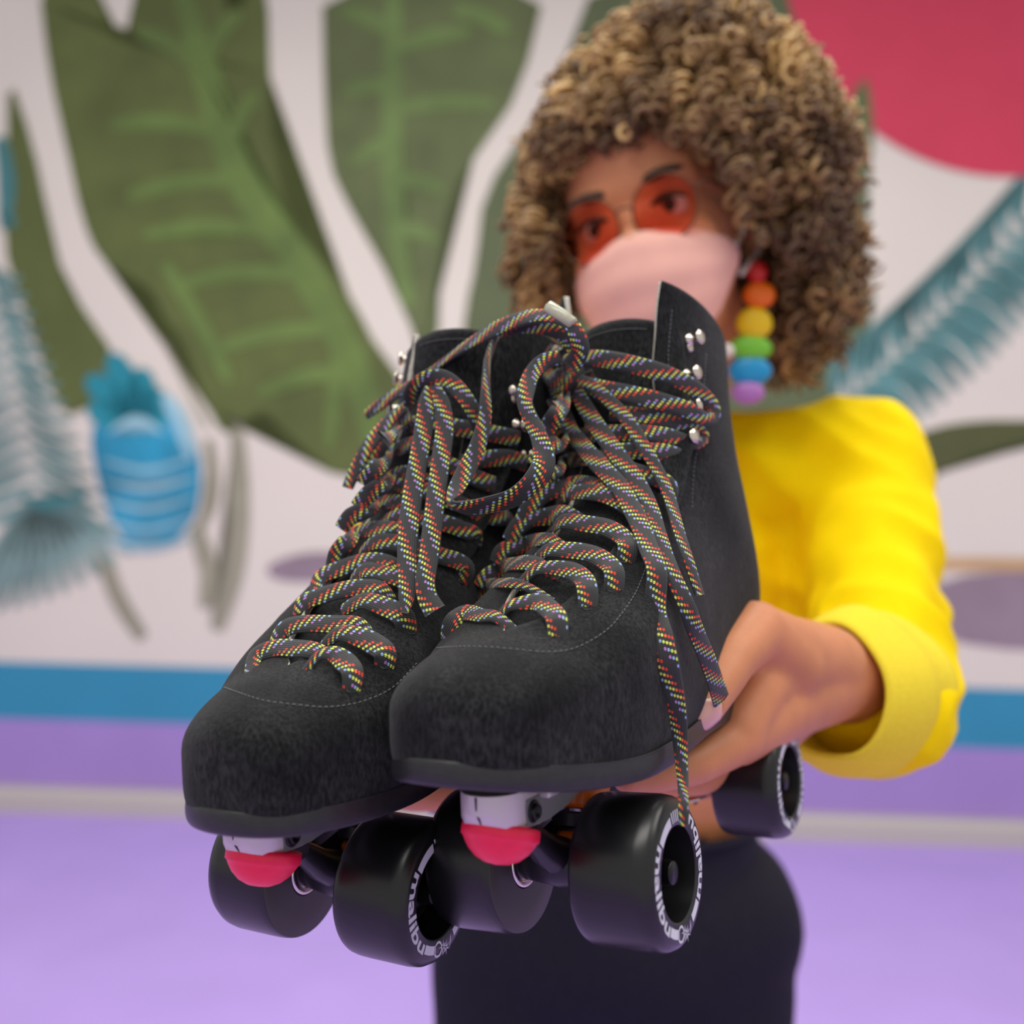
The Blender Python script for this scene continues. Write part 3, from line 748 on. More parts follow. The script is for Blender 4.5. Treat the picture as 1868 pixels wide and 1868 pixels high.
# right-hand skate in the picture: mid front axle position
def mid(xc, dc, zc): return CAM+RR @ U((xc, dc, zc))
R_root, R_hit, R_cam, R_inv = build_skate('roller_skate', 'black suede roller skate nearer the holding hand, with tall pointed flap and two bare hooks',
    mid(20.5, 420, -144), 30, 0, 2.3, 1, 0, 3, [(1258, 620), (1253, 684), (1258, 742), (1248, 800)], [(1019, 1158), (1071, 1108), (1115, 1075), (1140, 1022), (1175, 968), (1216, 925), (1240, 862)])
L_root, L_hit, L_cam, L_inv = build_skate('roller_skate', 'black suede roller skate half hidden by the other, two lace strands hanging down its front',
    mid(-75, 446, -158), 27, -3, 1.4, -1, 13, -1, [(938, 713), (943, 775), (956, 832)], [(641, 1258), (701, 1214), (750, 1152), (770, 1085), (842, 1060), (870, 998)])

# ---- stitching traced over the real boot surface
stitches(R_root, R_hit, [([(735, 1200), (790, 1184), (860, 1180), (930, 1184), (1000, 1190), (1050, 1182), (1100, 1155), (1130, 1125), (1160, 1080), (1180, 1030)], .0024),
    ([(1288, 640), (1284, 700), (1278, 790), (1266, 850), (1262, 930)], .0024), ([(1226, 560), (1219, 640), (1220, 680)], .0024)])
stitches(L_root, L_hit, [([(385, 1245), (430, 1262), (480, 1278), (540, 1286), (600, 1290), (660, 1280), (715, 1255), (760, 1210)], .0024)])
seam_line(R_root, R_hit, [(786, 1215), (777, 1250), (773, 1310), (774, 1376)])
seam_line(L_root, L_hit, [(407, 1330), (397, 1370), (393, 1420), (392, 1466)])

# ---- laces
la = Lace(R_root, R_hit, R_cam)
over = dict(off=3.8, ends=(-2, -9)); under = dict(off=2.0, ends=(-3.5, -2))
la.add([(810, 1164), (826, 1138), (854, 1126), (882, 1131), (910, 1135), (940, 1140)], taper=[.7, 1, 1, .8, .6, .5], **under)
la.add([(906, 1129), (931, 1123), (961, 1115), (987, 1114), (1006, 1128), (1017, 1147), (1021, 1168)], taper=[.4, .5, .8, 1, 1, 1, .8], **over)
la.add([(848, 1112), (863, 1088), (891, 1071), (923, 1071), (961, 1077), (1004, 1083)], taper=[.7, .9, .9, .7, .5, .4], **under)
la.add([(944, 1068), (978, 1056), (1008, 1050), (1043, 1055), (1064, 1068), (1073, 1090), (1072, 1117)], taper=[.5, .6, .8, 1, 1, 1, .8], **over)
la.add([(874, 1070), (891, 1051), (918, 1038), (948, 1034), (983, 1038), (1015, 1042)], **under)
la.add([(970, 1026), (1004, 1018), (1043, 1018), (1079, 1024), (1105, 1038), (1119, 1060), (1118, 1084)], taper=[.5, .8, 1, 1, 1, 1, .9], **over)
la.add([(905, 1026), (916, 1008), (938, 997), (969, 992), (1001, 991), (1041, 995)], **under)
la.add([(1005, 967), (1032, 963), (1072, 968), (1110, 976), (1136, 994), (1144, 1014), (1141, 1030)], **over)
la.add([(927, 986), (944, 962), (969, 945), (1001, 942), (1033, 941), (1073, 942)], **under)
la.add([(1029, 914), (1056, 909), (1088, 909), (1116, 918), (1143, 935), (1165, 955), (1178, 975)], **over)
la.add([(950, 950), (966, 925), (990, 902), (1020, 890), (1055, 886), (1090, 892), (1125, 905)], **under)
la.add([(1000, 880), (1016, 856), (1045, 843), (1080, 843), (1115, 852), (1155, 870), (1190, 882), (1213, 900), (1217, 932)], **over)
la.add([(975, 850), (990, 826), (1015, 810), (1055, 800), (1100, 798), (1160, 797), (1210, 801), (1245, 810), (1264, 813), (1276, 803), (1268, 790), (1243, 780), (1200, 770), (1155, 764), (1120, 760)], off=3.4, ends=(-3, 0), taper=[1]*7+[.8, .6, .5, .7, .9, 1, 1, 1])
la.add([(1080, 850), (1110, 836), (1140, 829), (1175, 828), (1210, 830), (1234, 842), (1242, 872)], off=2.4, ends=(-1, -8))
la.add([(985, 806), (1000, 778), (1020, 748), (1045, 722)], off=3.0, ends=(-2, 0))
la.add([(1080, 700), (1130, 742), (1185, 765)], off=1.5)
la.add([(1010, 740), (1040, 720), (1070, 700), (1090, 690)], off=2.5)
# bow loop to the right
la.add([(1050, 672), (1072, 665), (1105, 664), (1150, 674), (1198, 692), (1243, 716), (1272, 744), (1279, 768), (1262, 772), (1235, 757), (1192, 742), (1146, 729), (1104, 714), (1064, 694)],
       off=8, taper=[.6, .9, 1, 1.05, 1.05, 1, .9, .7, .8, 1, 1.05, 1.05, .9, .6], ends=(2, 0), face=.6)
# knot
la.add([(1020, 652), (1040, 650), (1062, 668), (1072, 690), (1056, 704), (1036, 694), (1024, 672)], off=9, face=.3, width=.009, th=.003)
la.add([(1046, 646), (1034, 668), (1042, 695), (1062, 690)], off=11, face=.3, width=.009, th=.003)
# three hanging strands
la.add([(1030, 690), (1040, 725), (1052, 757), (1066, 792), (1085, 830), (1106, 868), (1130, 908), (1149, 946), (1163, 985), (1175, 1022), (1184, 1064), (1196, 1112, 412), (1208, 1160, 402), (1218, 1205, 399), (1227, 1250, 401), (1235, 1292, 403), (1240, 1340, 406), (1243, 1387, 404), (1246, 1429, 397), (1247, 1468, 384), (1248, 1506, 382)],
       off=7, taper=[.6, .9, 1, 1, 1, 1, 1, 1, 1, 1, 1, 1, 1, 1, .95, .85, .75, .6, .5, .45, .4], face=.6)
la.add([(1056, 692), (1071, 722), (1091, 762), (1112, 808), (1136, 856), (1160, 902), (1178, 946), (1191, 988), (1201, 1030), (1212, 1070), (1228, 1110), (1243, 1150), (1260, 1190), (1275, 1228), (1292, 1272)],
       off=6, taper=[.6, .9, 1, 1, 1, 1, .9, .8, .8, .85, .9, .95, 1, 1.05, 1.15], face=.6)
la.add([(1066, 690), (1098, 712), (1128, 745), (1150, 788), (1168, 832), (1186, 880), (1201, 930), (1214, 990), (1226, 1040), (1240, 1095)], off=9, taper=[.5, .7, .75, .75, .75, .7, .7, .65, .6, .5], face=.5)
# strand rising from the knot and swinging over to the other skate
la.add([(1042, 668, 478), (1058, 640, 474), (1050, 606, 472), (1030, 584, 474), (990, 576, 478), (950, 582, 486), (905, 600, 495), (865, 622, 505), (825, 648, 512), (785, 678, 518), (745, 705, 522), (705, 730, 528), (668, 757, 534)],
       face=1, taper=[1, 1, 1, .95, .95, 1, 1, .9, .7, .6, .8, .9, .6], twist=[0, 0, 20, 40, 45, 40, 35, 50, 60, 60, 50, 40, 30])
la.add([(1046, 640, 482), (1034, 615, 482), (1010, 601, 484), (975, 596, 488), (940, 600, 494), (912, 610, 500)], face=1, taper=[1, 1, .9, .8, .6, .4])
# loop hanging on the left of the knot
la.add([(1022, 652, 476), (992, 660, 474), (970, 683, 470), (960, 712, 464), (958, 738, 460), (968, 764, 456), (982, 794, 450), (992, 828, 444), (989, 855, 440), (968, 884, 438), (936, 908, 438), (896, 920, 440), (852, 926, 444), (824, 918, 446), (832, 893, 452), (853, 852, 460), (872, 812, 466), (884, 765, 472), (886, 725, 476), (887, 685, 484), (890, 655, 492), (900, 622, 500)],
       face=1, taper=[.8, .9, .9, .95, .9, .9, .95, 1.1, 1.2, 1.2, 1.1, 1, .9, .5, .9, 1, .9, .8, .65, .55, .55, .5],
       twist=[0, 0, 10, 10, 25, 25, 20, 10, 0, -25, -30, -30, -40, -60, -20, 0, 10, 20, 30, 50, 50, 50])
R_lace = la.done()
# clear aglet on the loose end above the knot
bm = bmesh.new(); a_, b_ = P(1046, 592, 472), P(998, 558, 478); m4 = R_inv
tube(bm, [m4 @ a_.lerp(b_, t) for t in (0, .05, .5, .95, 1)], [.0025, .0032, .0034, .0032, .002], 12)
obj('aglet', bm, M['clear'], R_lace)['label'] = 'clear lace tip'

lb = Lace(L_root, L_hit, L_cam)
lb.add([(454, 1225), (473, 1203), (505, 1190), (537, 1190), (580, 1196), (620, 1203)], taper=[.6, .9, 1, 1, .9, .7], **under)
lb.add([(556, 1221), (585, 1211), (612, 1208), (631, 1222), (642, 1244), (643, 1268)], taper=[.4, .5, .9, 1.1, 1, .7], **over)
lb.add([(499, 1174), (524, 1154), (558, 1145), (612, 1146), (655, 1148), (685, 1158)], **under)
lb.add([(588, 1175), (623, 1169), (657, 1175), (683, 1188), (700, 1206), (703, 1224)], taper=[.5, .8, 1.1, 1.15, 1.1, .8], **over)
lb.add([(543, 1120), (560, 1106), (582, 1096), (623, 1084), (665, 1078), (698, 1084), (727, 1100)], **under)
lb.add([(623, 1111), (665, 1109), (704, 1120), (734, 1140), (752, 1160)], taper=[.7, .9, 1.1, 1.15, .9], **over)
lb.add([(574, 1082), (590, 1060), (623, 1044), (655, 1033), (687, 1029), (719, 1038), (750, 1052)], **under)
lb.add([(640, 1056), (670, 1052), (705, 1060), (740, 1075), (765, 1090)], **over)
lb.add([(600, 1046), (615, 1012), (632, 990), (655, 978), (690, 970), (725, 973), (760, 985)], **under)
lb.add([(655, 1006), (690, 1000), (724, 1001), (765, 1012), (801, 1025), (826, 1032), (840, 1046), (844, 1068)], **over)
lb.add([(622, 965), (640, 943), (666, 931), (698, 923), (735, 923), (770, 935)], **under)
lb.add([(690, 953), (728, 951), (770, 957), (809, 964), (835, 973), (858, 984), (874, 1004)], **over)
lb.add([(650, 925), (672, 902), (698, 884), (722, 873), (750, 867), (790, 870)], **under)
lb.add([(690, 900), (730, 895), (780, 905), (830, 925), (880, 945), (915, 945), (940, 930)], **over)
lb.add([(660, 880), (690, 850), (725, 826), (760, 812), (800, 810)], **under)
lb.add([(760, 840), (810, 850), (850, 870), (890, 885), (925, 880)], **over)
lb.add([(840, 850), (880, 838), (920, 835), (950, 845)], off=4)
lb.add([(700, 800), (740, 782), (790, 775), (840, 782), (890, 790), (940, 800)], off=3)
lb.add([(745, 738, 512), (715, 762, 510), (690, 790, 506), (666, 824, 502), (648, 858, 500), (634, 890, 498)], face=1, taper=[.6, .8, .9, .9, .8, .7], twist=[30]*6)
lb.add([(760, 760), (725, 785), (700, 815), (672, 850), (655, 880)], off=5)
lb.add([(744, 742, 498), (750, 712, 494), (775, 692, 490), (805, 690, 488), (830, 705, 486), (852, 731, 484), (868, 762, 486), (880, 800, 490)], face=1, taper=[.6, .8, .95, 1, 1, .95, .9, .8], twist=[30, 20, 10, 0, -10, -20, -20, -10])
lb.add([(783, 706, 486), (778, 735, 482), (773, 780, 476), (763, 840, 466), (753, 900, 456), (746, 960, 446), (743, 1010, 438), (744, 1060, 430), (742, 1092, 425), (738, 1120, 421)], face=1, taper=[.5, .9, 1, 1, 1.05, 1.05, 1, .95, .8, .3])
lb.add([(792, 703, 484), (806, 735, 480), (811, 780, 474), (804, 840, 464), (796, 900, 454), (789, 960, 444), (783, 1010, 436), (776, 1060, 428), (780, 1090, 424), (794, 1116, 420)], face=1, taper=[.5, .9, 1, 1, 1, 1, 1, .95, 1, 1.1])
lb.done()

# ------------------------------------------------------------------ person
person = bpy.data.objects.new('person', None); C.objects.link(person); person.location = (.12, .97, 0)
tag(person, 'person with curly golden-brown hair, pink mask and yellow sweatshirt holding out both skates', 'person')
def wobj(name, bm, m, parent, smooth=True, mats=None):     # world-space mesh under the person
    base = parent.matrix_world.translation.copy() if parent is not person else person.location.copy()
    if parent is not person:
        base = person.location.copy()
    bmesh.ops.translate(bm, vec=-base, verts=bm.verts[:])
    o = obj(name, bm, m, parent, smooth, mats); return o
def cap(bm, p0, r0, p1, r1, n=28, flat=1.0, up=None):
    """tapered capsule; flat squeezes the direction 'up'"""
    p0, p1 = Vector(p0), Vector(p1); a = (p1-p0); L_ = a.length; a = a.normalized() if L_ > 1e-6 else Vector((0, 0, 1))
    if up is not None:
        y = (Vector(up)-a*Vector(up).dot(a)).normalized(); x = y.cross(a)
    else: x, y, a = frame_from(a)
    rings = []; K = 8
    hs = [(-r0*math.cos(t*math.pi/2/K), r0*math.sin(t*math.pi/2/K)) for t in range(K)]+[(L_*t/4, r0+(r1-r0)*t/4) for t in range(5)]+[(L_+r1*math.sin(t*math.pi/2/K), r1*math.cos(t*math.pi/2/K)) for t in range(1, K+1)]
    for h, r in hs:
        if r < 1e-5: rings.append([bm.verts.new(p0+a*h)])
        else: rings.append([bm.verts.new(p0+a*h+x*math.cos(t)*r+y*math.sin(t)*r*flat) for t in [2*math.pi*i/n for i in range(n)]])
    for A, B in zip(rings, rings[1:]):
        if len(A) == 1 and len(B) == 1: continue
        for i in range(n):
            j = (i+1) % n
            if len(A) == 1: bm.faces.new((A[0], B[j], B[i]))
            elif len(B) == 1: bm.faces.new((A[i], A[j], B[0]))
            else: bm.faces.new((A[i], A[j], B[j], B[i]))
def chain(bm, pts, **k):
    for a, b in zip(pts, pts[1:]): cap(bm, a[0], a[1], b[0], b[1], **k)
def ellip(bm, c, axes, r, n=40):
    """axes = 3 unit vectors, r = 3 radii"""
    q = bmesh.ops.create_uvsphere(bm, u_segments=n, v_segments=n//2, radius=1)
    m = Matrix.Identity(4)
    for i in range(3):
        for k in range(3): m[k][i] = axes[i][k]*r[i]
    m.translation = Vector(c); bmesh.ops.transform(bm, matrix=m, verts=q['verts'])
def remesh(bm, voxel, smooth=3, fac=.5, disp=None, subs=0):
    me = bpy.data.meshes.new('tmp'); bm.to_mesh(me); bm.free(); o = bpy.data.objects.new('tmp', me); C.objects.link(o)
    r = o.modifiers.new('r', 'REMESH'); r.mode = 'VOXEL'; r.voxel_size = voxel; r.adaptivity = 0
    s = o.modifiers.new('s', 'SMOOTH'); s.factor = fac; s.iterations = smooth
    bpy.context.view_layer.update(); dg = bpy.context.evaluated_depsgraph_get()
    m2 = bpy.data.meshes.new_from_object(o.evaluated_get(dg)); bpy.data.objects.remove(o); bpy.data.meshes.remove(me)
    b2 = bmesh.new(); b2.from_mesh(m2); bpy.data.meshes.remove(m2); b2.normal_update()
    if disp:
        mv = [(v, v.co+v.normal*disp(v.co, v.normal)) for v in b2.verts]
        for v, c in mv: v.co = c
    return b2
# head frame
yaw, rl = math.radians(24), math.radians(13)
hf = Vector((-math.sin(yaw), -math.cos(yaw), -.06)).normalized(); hl = Vector((math.cos(yaw), -math.sin(yaw), 0)); hu = hl.cross(-hf) if False else hf.cross(hl)*-1
hu = (-hf).cross(hl)*-1 if (hf.cross(hl)).z < 0 else hf.cross(hl)
if hu.z < 0: hu = -hu
rot = Matrix.Rotation(-rl, 3, -hf)
hl = (rot @ hl).normalized(); hu = (rot @ hu).normalized()
if hl.z < 0:
    rot = Matrix.Rotation(2*rl, 3, -hf); hl = (rot @ hl).normalized(); hu = (rot @ hu).normalized()
E = P(1152, 392, 812)
def H(l, f, u): return E+hl*(l*.001)+hf*(f*.001)+hu*(u*.001)
AX = (hl, hf, hu)
bm = bmesh.new()
ellip(bm, H(0, -88, 32), AX, (.076, .096, .092))
ellip(bm, H(0, -52, -22), AX, (.066, .062, .084))
ellip(bm, H(0, -46, -72), AX, (.050, .048, .042))
ellip(bm, H(0, -22, 22), AX, (.056, .030, .036))
for s in (-1, 1):
    ellip(bm, H(s*38, -20, -30), AX, (.024, .022, .022))
    ellip(bm, H(s*74, -92, -12), AX, (.008, .016, .030))
cap(bm, H(0, 2, -4), .009, H(0, 17, -36), .0125)
for s in (-1, 1): cap(bm, H(s*8, 8, -38), .007, H(s*8, 4, -38), .007)
cap(bm, H(-14, -1, -64), .007, H(14, -1, -64), .007); cap(bm, H(-11, -1, -72), .008, H(11, -1, -72), .008)
ellip(bm, H(0, -10, -96), AX, (.022, .018, .016))
neck0 = H(0, -92, -70); neckb = Vector((.125, .955, 1.30+.035))
cap(bm, neck0, .054, neckb, .058)
# torso (midriff shows), arms
HZ = 1.30
hipc = Vector((.105, 1.0, .93)); waist = Vector((.108, .99, 1.07)); chest = Vector((.118, .985, 1.26))
ellip(bm, hipc, ((1, 0, 0), (0, 1, 0), (0, 0, 1)), (.140, .095, .12))
ellip(bm, waist, ((1, 0, 0), (0, 1, 0), (0, 0, 1)), (.128, .088, .16))
ellip(bm, chest, ((1, 0, 0), (0, 1, 0), (0, 0, 1)), (.145, .095, .12))
shL, shR = Vector((.285, .985, 1.335)), Vector((-.045, .985, 1.335))
elL = P(1640, 1240, 745); wrL = P(1528, 1232, 608)
chain(bm, [(chest+Vector((0, 0, .06)), .06), (shL, .05), (P(1570, 880, 925), .046), (P(1588, 1000, 865), .038), (P(1604, 1190, 745), .035), (P(1592, 1258, 672), .031), (wrL, .0265)])
elR = P(712, 1075, 800); wrR = P(650, 1330, 640)
chain(bm, [(chest+Vector((0, 0, .06)), .06), (shR, .05), (elR, .036), (P(680, 1230, 705), .033), (wrR, .0255)])
# left hand (image right): palm up under the sole, thumb along the boot
T = [(P(1505, 1215, 592), .024), (P(1432, 1200, 556), .0235), (P(1383, 1160, 532), .0175)]
chain(bm, T)
chain(bm, [(P(1440, 1215, 548), .019), (P(1378, 1150, 527), .0158), (P(1334, 1202, 497), .0125), (P(1312, 1238, 484), .0118), (P(1282, 1290, 468), .0098)])
chain(bm, [(wrL, .026), (P(1440, 1265, 565), .024), (P(1380, 1315, 532), .0175), (P(1345, 1345, 515), .0145)])
chain(bm, [(wrL, .024), (P(1440, 1280, 578), .020), (P(1370, 1350, 555), .016)])
chain(bm, [(wrL, .022), (P(1440, 1290, 588), .019), (P(1360, 1380, 575), .0155), (P(1335, 1405, 580), .0145)])
chain(bm, [(P(1432, 1215, 560), .018), (P(1380, 1260, 528), .015), (P(1345, 1330, 512), .014)])
# index, middle, ring, little fingers under the sole
chain(bm, [(P(1350, 1345, 512), .0130), (P(1268, 1392, 490), .0105), (P(1200, 1410, 478), .0092), (P(1145, 1416, 470), .0080)])
chain(bm, [(P(1352, 1368, 540), .0130), (P(1275, 1415, 528), .0105), (P(1205, 1424, 520), .0092), (P(1150, 1424, 512), .0080)])
chain(bm, [(P(1345, 1390, 562), .0125), (P(1278, 1425, 556), .0100), (P(1215, 1432, 550), .0088), (P(1165, 1430, 545), .0076)])
chain(bm, [(P(1338, 1402, 584), .0115), (P(1290, 1428, 585), .0088), (P(1245, 1432, 583), .0078), (P(1210, 1428, 580), .0068)])
# right hand under the other skate
wr = wrR
chain(bm, [(wrR, .0255), (P(660, 1405, 605), .0225), (P(690, 1425, 575), .0155)])
chain(bm, [(wrR, .0235), (P(650, 1420, 612), .020), (P(690, 1435, 600), .015)])
for k, (d0, px0) in enumerate(((560, 700), (582, 702), (604, 700), (624, 695))):
    s_ = (1, 1.02, .97, .85)[k]
    chain(bm, [(P(px0-10, 1428, d0+8), .0135), (P(px0+55, 1446, d0-4), .0103*s_), (P(px0+105, 1450, d0-12), .0090*s_), (P(px0+150, 1446, d0-18), .0078*s_)])
chain(bm, [(P(655, 1375, 610), .019), (P(622, 1370, 580), .0145), (P(600, 1330, 560), .0118), (P(602, 1290, 548), .0098)])
# feet / legs inside trousers
for s in (-1, 1):
    hx = hipc.x+s*.085
    chain(bm, [((hx, 1.0, .90), .085), ((hx+s*.01, .99, .50), .055), ((hx+s*.015, 1.01, .28), .05), ((hx+s*.02, 1.02, .09), .035), ((hx+s*.03, .93, .04), .032), ((hx+s*.035, .86, .03), .028)])
body = remesh(bm, .0024, 5, .5)
bo = wobj('body', body, M['skin'], person); bo['label'] = 'tanned skin'
# thumb nail
def nail(c, n, t, lw, ll):
    n, t = Vector(n).normalized(), Vector(t).normalized(); t = (t-n*t.dot(n)).normalized(); x = t.cross(n); bm = bmesh.new(); rows = []
    for i in range(9):
        v = -1+2*i/8; row = []
        for j in range(9):
            u = -1+2*j/8; wd = lw*math.sqrt(max(.05, 1-max(0, abs(v)-.35)**2/.46))
            row.append(c+x*(u*wd)+t*(v*ll)+n*(-.0032*u*u*(lw/.0065)-.0008*v*v))
        rows.append(row)
    grid_bm(rows, bm); o = wobj('thumbnail', bm, M['nail'], bo); s = o.modifiers.new('t', 'SOLIDIFY'); s.thickness = .0006; s.offset = 0; return o
tipc = P(1278, 1296, 468)
nn = (CAM-tipc).normalized()+Vector((.35, 0, -.15)); nail(tipc+nn.normalized()*.0098, nn, P(1270, 1310, 460)-P(1312, 1238, 484), .0068, .0078)
# eyes, brows
for s in (-1, 1):
    bm = bmesh.new(); q = bmesh.ops.create_uvsphere(bm, u_segments=24, v_segments=14, radius=.0125); bmesh.ops.translate(bm, vec=H(s*31, -9.5, -3), verts=q['verts'])
    e = wobj('eye', bm, M['eye'], person)
    bm = bmesh.new(); lathe(bm, [(0, .0003), (.0058, -.0008)], H(s*31, 3.2, -3), hf, 24); wobj('iris', bm, M['iris'], e)
    bm = bmesh.new(); tube(bm, [H(s*31+s*x, 5.5-abs(x)*.12, 4.5-x*x*.022) for x in (-15, -10, -5, 0, 5, 10, 15)], [.0012, .002, .0024, .0024, .0024, .002, .0012], 8); wobj('eyelid', bm, M['iris'], e)
    bm = bmesh.new(); tube(bm, [H(s*31+s*x, 8-abs(x-2)*.25, 20+3*math.cos((x-4)/14)) for x in (-18, -12, -6, 0, 6, 12, 18)], [.002, .0038, .004, .0038, .0034, .0028, .0016], 8); wobj('eyebrow', bm, M['brow'], person)
# mask
rows = []
for i in range(25):
    v = i/24; row = []
    for j in range(41):
        u = -1+2*j/40
        ang = u*math.radians(84)
        top = -20-19*abs(u)**1.2; bot = -112+44*abs(u)**2.2
        z = top*(1-v)+bot*v
        bulge = math.sin(math.pi*min(1, max(0, v*.92+.06)))**.6
        rr_ = 66+3*(1-abs(u))
        fwd = -46+math.cos(ang)*(67+15*bulge*(1-.3*abs(u))+(-6 if v < .05 else 0)-10*v*v)+(0.8*math.sin(v*math.pi*6) if .2 < v < .8 else 0)
        lat = math.sin(ang)*(rr_+4*bulge-14*v*v)
        row.append(H(lat, fwd, z))
    rows.append(row)
bm, _ = grid_bm(rows); mk = wobj('face_mask', bm, M['mask'], person); s = mk.modifiers.new('t', 'SOLIDIFY'); s.thickness = .0012
for s in (-1, 1):
    bm = bmesh.new()
    tube(bm, catmull([H(s*66, -40, -40), H(s*72, -66, -22), H(s*80, -96, 8), H(s*84, -106, -12), H(s*78, -90, -35), H(s*66, -42, -62)], 6), .0022, 8); wobj('ear_loop', bm, M['maskloop'], mk)
bm = bmesh.new(); q = bmesh.ops.create_uvsphere(bm, u_segments=16, v_segments=10, radius=.006); bmesh.ops.translate(bm, vec=P(1326, 640, 812), verts=q['verts']); wobj('toggle', bm, M['maskloop'], mk)
# glasses: a thing of their own
gl = bpy.data.objects.new('glasses', None); C.objects.link(gl); gl.location = E
tag(gl, 'round glasses with red tinted lenses worn above the pink mask', 'glasses')
def gobj(name, bm, m, par):
    bmesh.ops.translate(bm, vec=-E, verts=bm.verts[:]); return obj(name, bm, m, par)
lens_m = mat('red_lens', srgb(250, 178, 162), .08, trans=1); lens_m.node_tree.nodes['Principled BSDF'].inputs['IOR'].default_value = 1.05
for s in (-1, 1):
    c = (s*31, 21, -8); R_ = 25
    f = lambda a, r: H(c[0]+r*math.cos(a), c[1]-abs(c[0]+r*math.cos(a))*.10, c[2]+r*math.sin(a)*1.03)
    bm = bmesh.new(); rg_ = [f(2*math.pi*i/48, R_) for i in range(49)]; tube(bm, rg_, .0009, 8, cap=False); fr_ = gobj('rim', bm, M['wire'], gl)
    bm = bmesh.new()
    r0 = [bm.verts.new(f(2*math.pi*i/48, R_-.3)+hf*.0006) for i in range(48)]; r1 = [bm.verts.new(f(2*math.pi*i/48, R_-.3)-hf*.0006) for i in range(48)]
    bm.faces.new(r0); bm.faces.new(r1[::-1])
    for i in range(48): bm.faces.new((r0[i], r0[(i+1) % 48], r1[(i+1) % 48], r1[i]))
    bmesh.ops.recalc_face_normals(bm, faces=bm.faces[:])
    ln = gobj('lens', bm, lens_m, gl)
    for p in ln.data.polygons: p.use_smooth = False
    bm = bmesh.new(); tube(bm, [H(s*56, 14, 2), H(s*66, 6, 4), H(s*72, -20, 2), H(s*76, -70, 0), H(s*79, -98, -4), H(s*79, -108, -20)], .0012, 8); gobj('temple', bm, M['wire'], gl)
bm = bmesh.new(); tube(bm, catmull([H(-8, 19.5, -4), H(-4, 22, 0), H(4, 22, 0), H(8, 19.5, -4)], 4), .0011, 8); gobj('bridge', bm, M['wire'], gl)
# earring
er = bpy.data.objects.new('earring', None); C.objects.link(er); er.location = P(1380, 470, 835)
tag(er, 'long earring of stacked rainbow coloured beads hanging from the ear', 'earring')
eb = [(1381, 497, 17, 32, 'red', (200, 30, 30)), (1385, 538, 27, 38, 'orange', (240, 110, 0)), (1376, 590, 30, 46, 'yellow', (240, 200, 0)), (1369, 635, 36, 36, 'green', (120, 200, 50)), (1368, 676, 36, 42, 'blue', (20, 150, 205)), (1364, 716, 28, 34, 'violet', (175, 115, 190))]
for px, py, hw, hh, nm, c in eb:
    bm = bmesh.new(); ellip(bm, P(px, py, 835)-er.location, ((1, 0, 0), (0, 1, 0), (0, 0, 1)), (hw*.00050, .007, hh*.000447*.66), 24)
    obj('bead', bm, mat(nm+'_bead', srgb(*c), .35), er)['label'] = nm+' bead'
bm = bmesh.new(); tube(bm, [P(1380, 480, 835)-er.location, P(1376, 465, 837)-er.location, P(1370, 458, 842)-er.location], .0009, 8); obj('ear_hook', bm, M['wire'], er)

# hair -------------------------------------------------------------
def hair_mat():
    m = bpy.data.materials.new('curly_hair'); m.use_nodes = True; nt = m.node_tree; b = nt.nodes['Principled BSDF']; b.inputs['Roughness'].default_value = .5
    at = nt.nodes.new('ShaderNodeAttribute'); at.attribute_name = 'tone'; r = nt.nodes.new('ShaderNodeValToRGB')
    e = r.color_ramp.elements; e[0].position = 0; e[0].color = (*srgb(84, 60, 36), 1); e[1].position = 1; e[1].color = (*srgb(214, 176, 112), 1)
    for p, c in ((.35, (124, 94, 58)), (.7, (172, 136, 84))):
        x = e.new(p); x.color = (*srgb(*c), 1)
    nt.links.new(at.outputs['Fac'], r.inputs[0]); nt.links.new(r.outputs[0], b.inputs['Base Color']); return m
bm = bmesh.new(); tone = bm.verts.layers.float.new('tone')
HC = P(1252, 335, 900)
lobes = [(HC, (.146, .140, .146)), (P(1440, 490, 915), (.060, .09, .098)), (P(1000, 440, 890), (.034, .075, .082)), (P(1260, 140, 890), (.095, .10, .055)), (H(8, -22, 71), (.075, .028, .022)), (H(66, -30, 25), (.016, .03, .05))]
def in_face(p):
    d = p-E; l, f, u = d.dot(hl)*1000, d.dot(hf)*1000, d.dot(hu)*1000
    return f > -62 and u < 49-abs(l+8)*.12-max(0, l)*.30 and -60 < l < 70
rng = random.Random(3); count = 0; cc = []
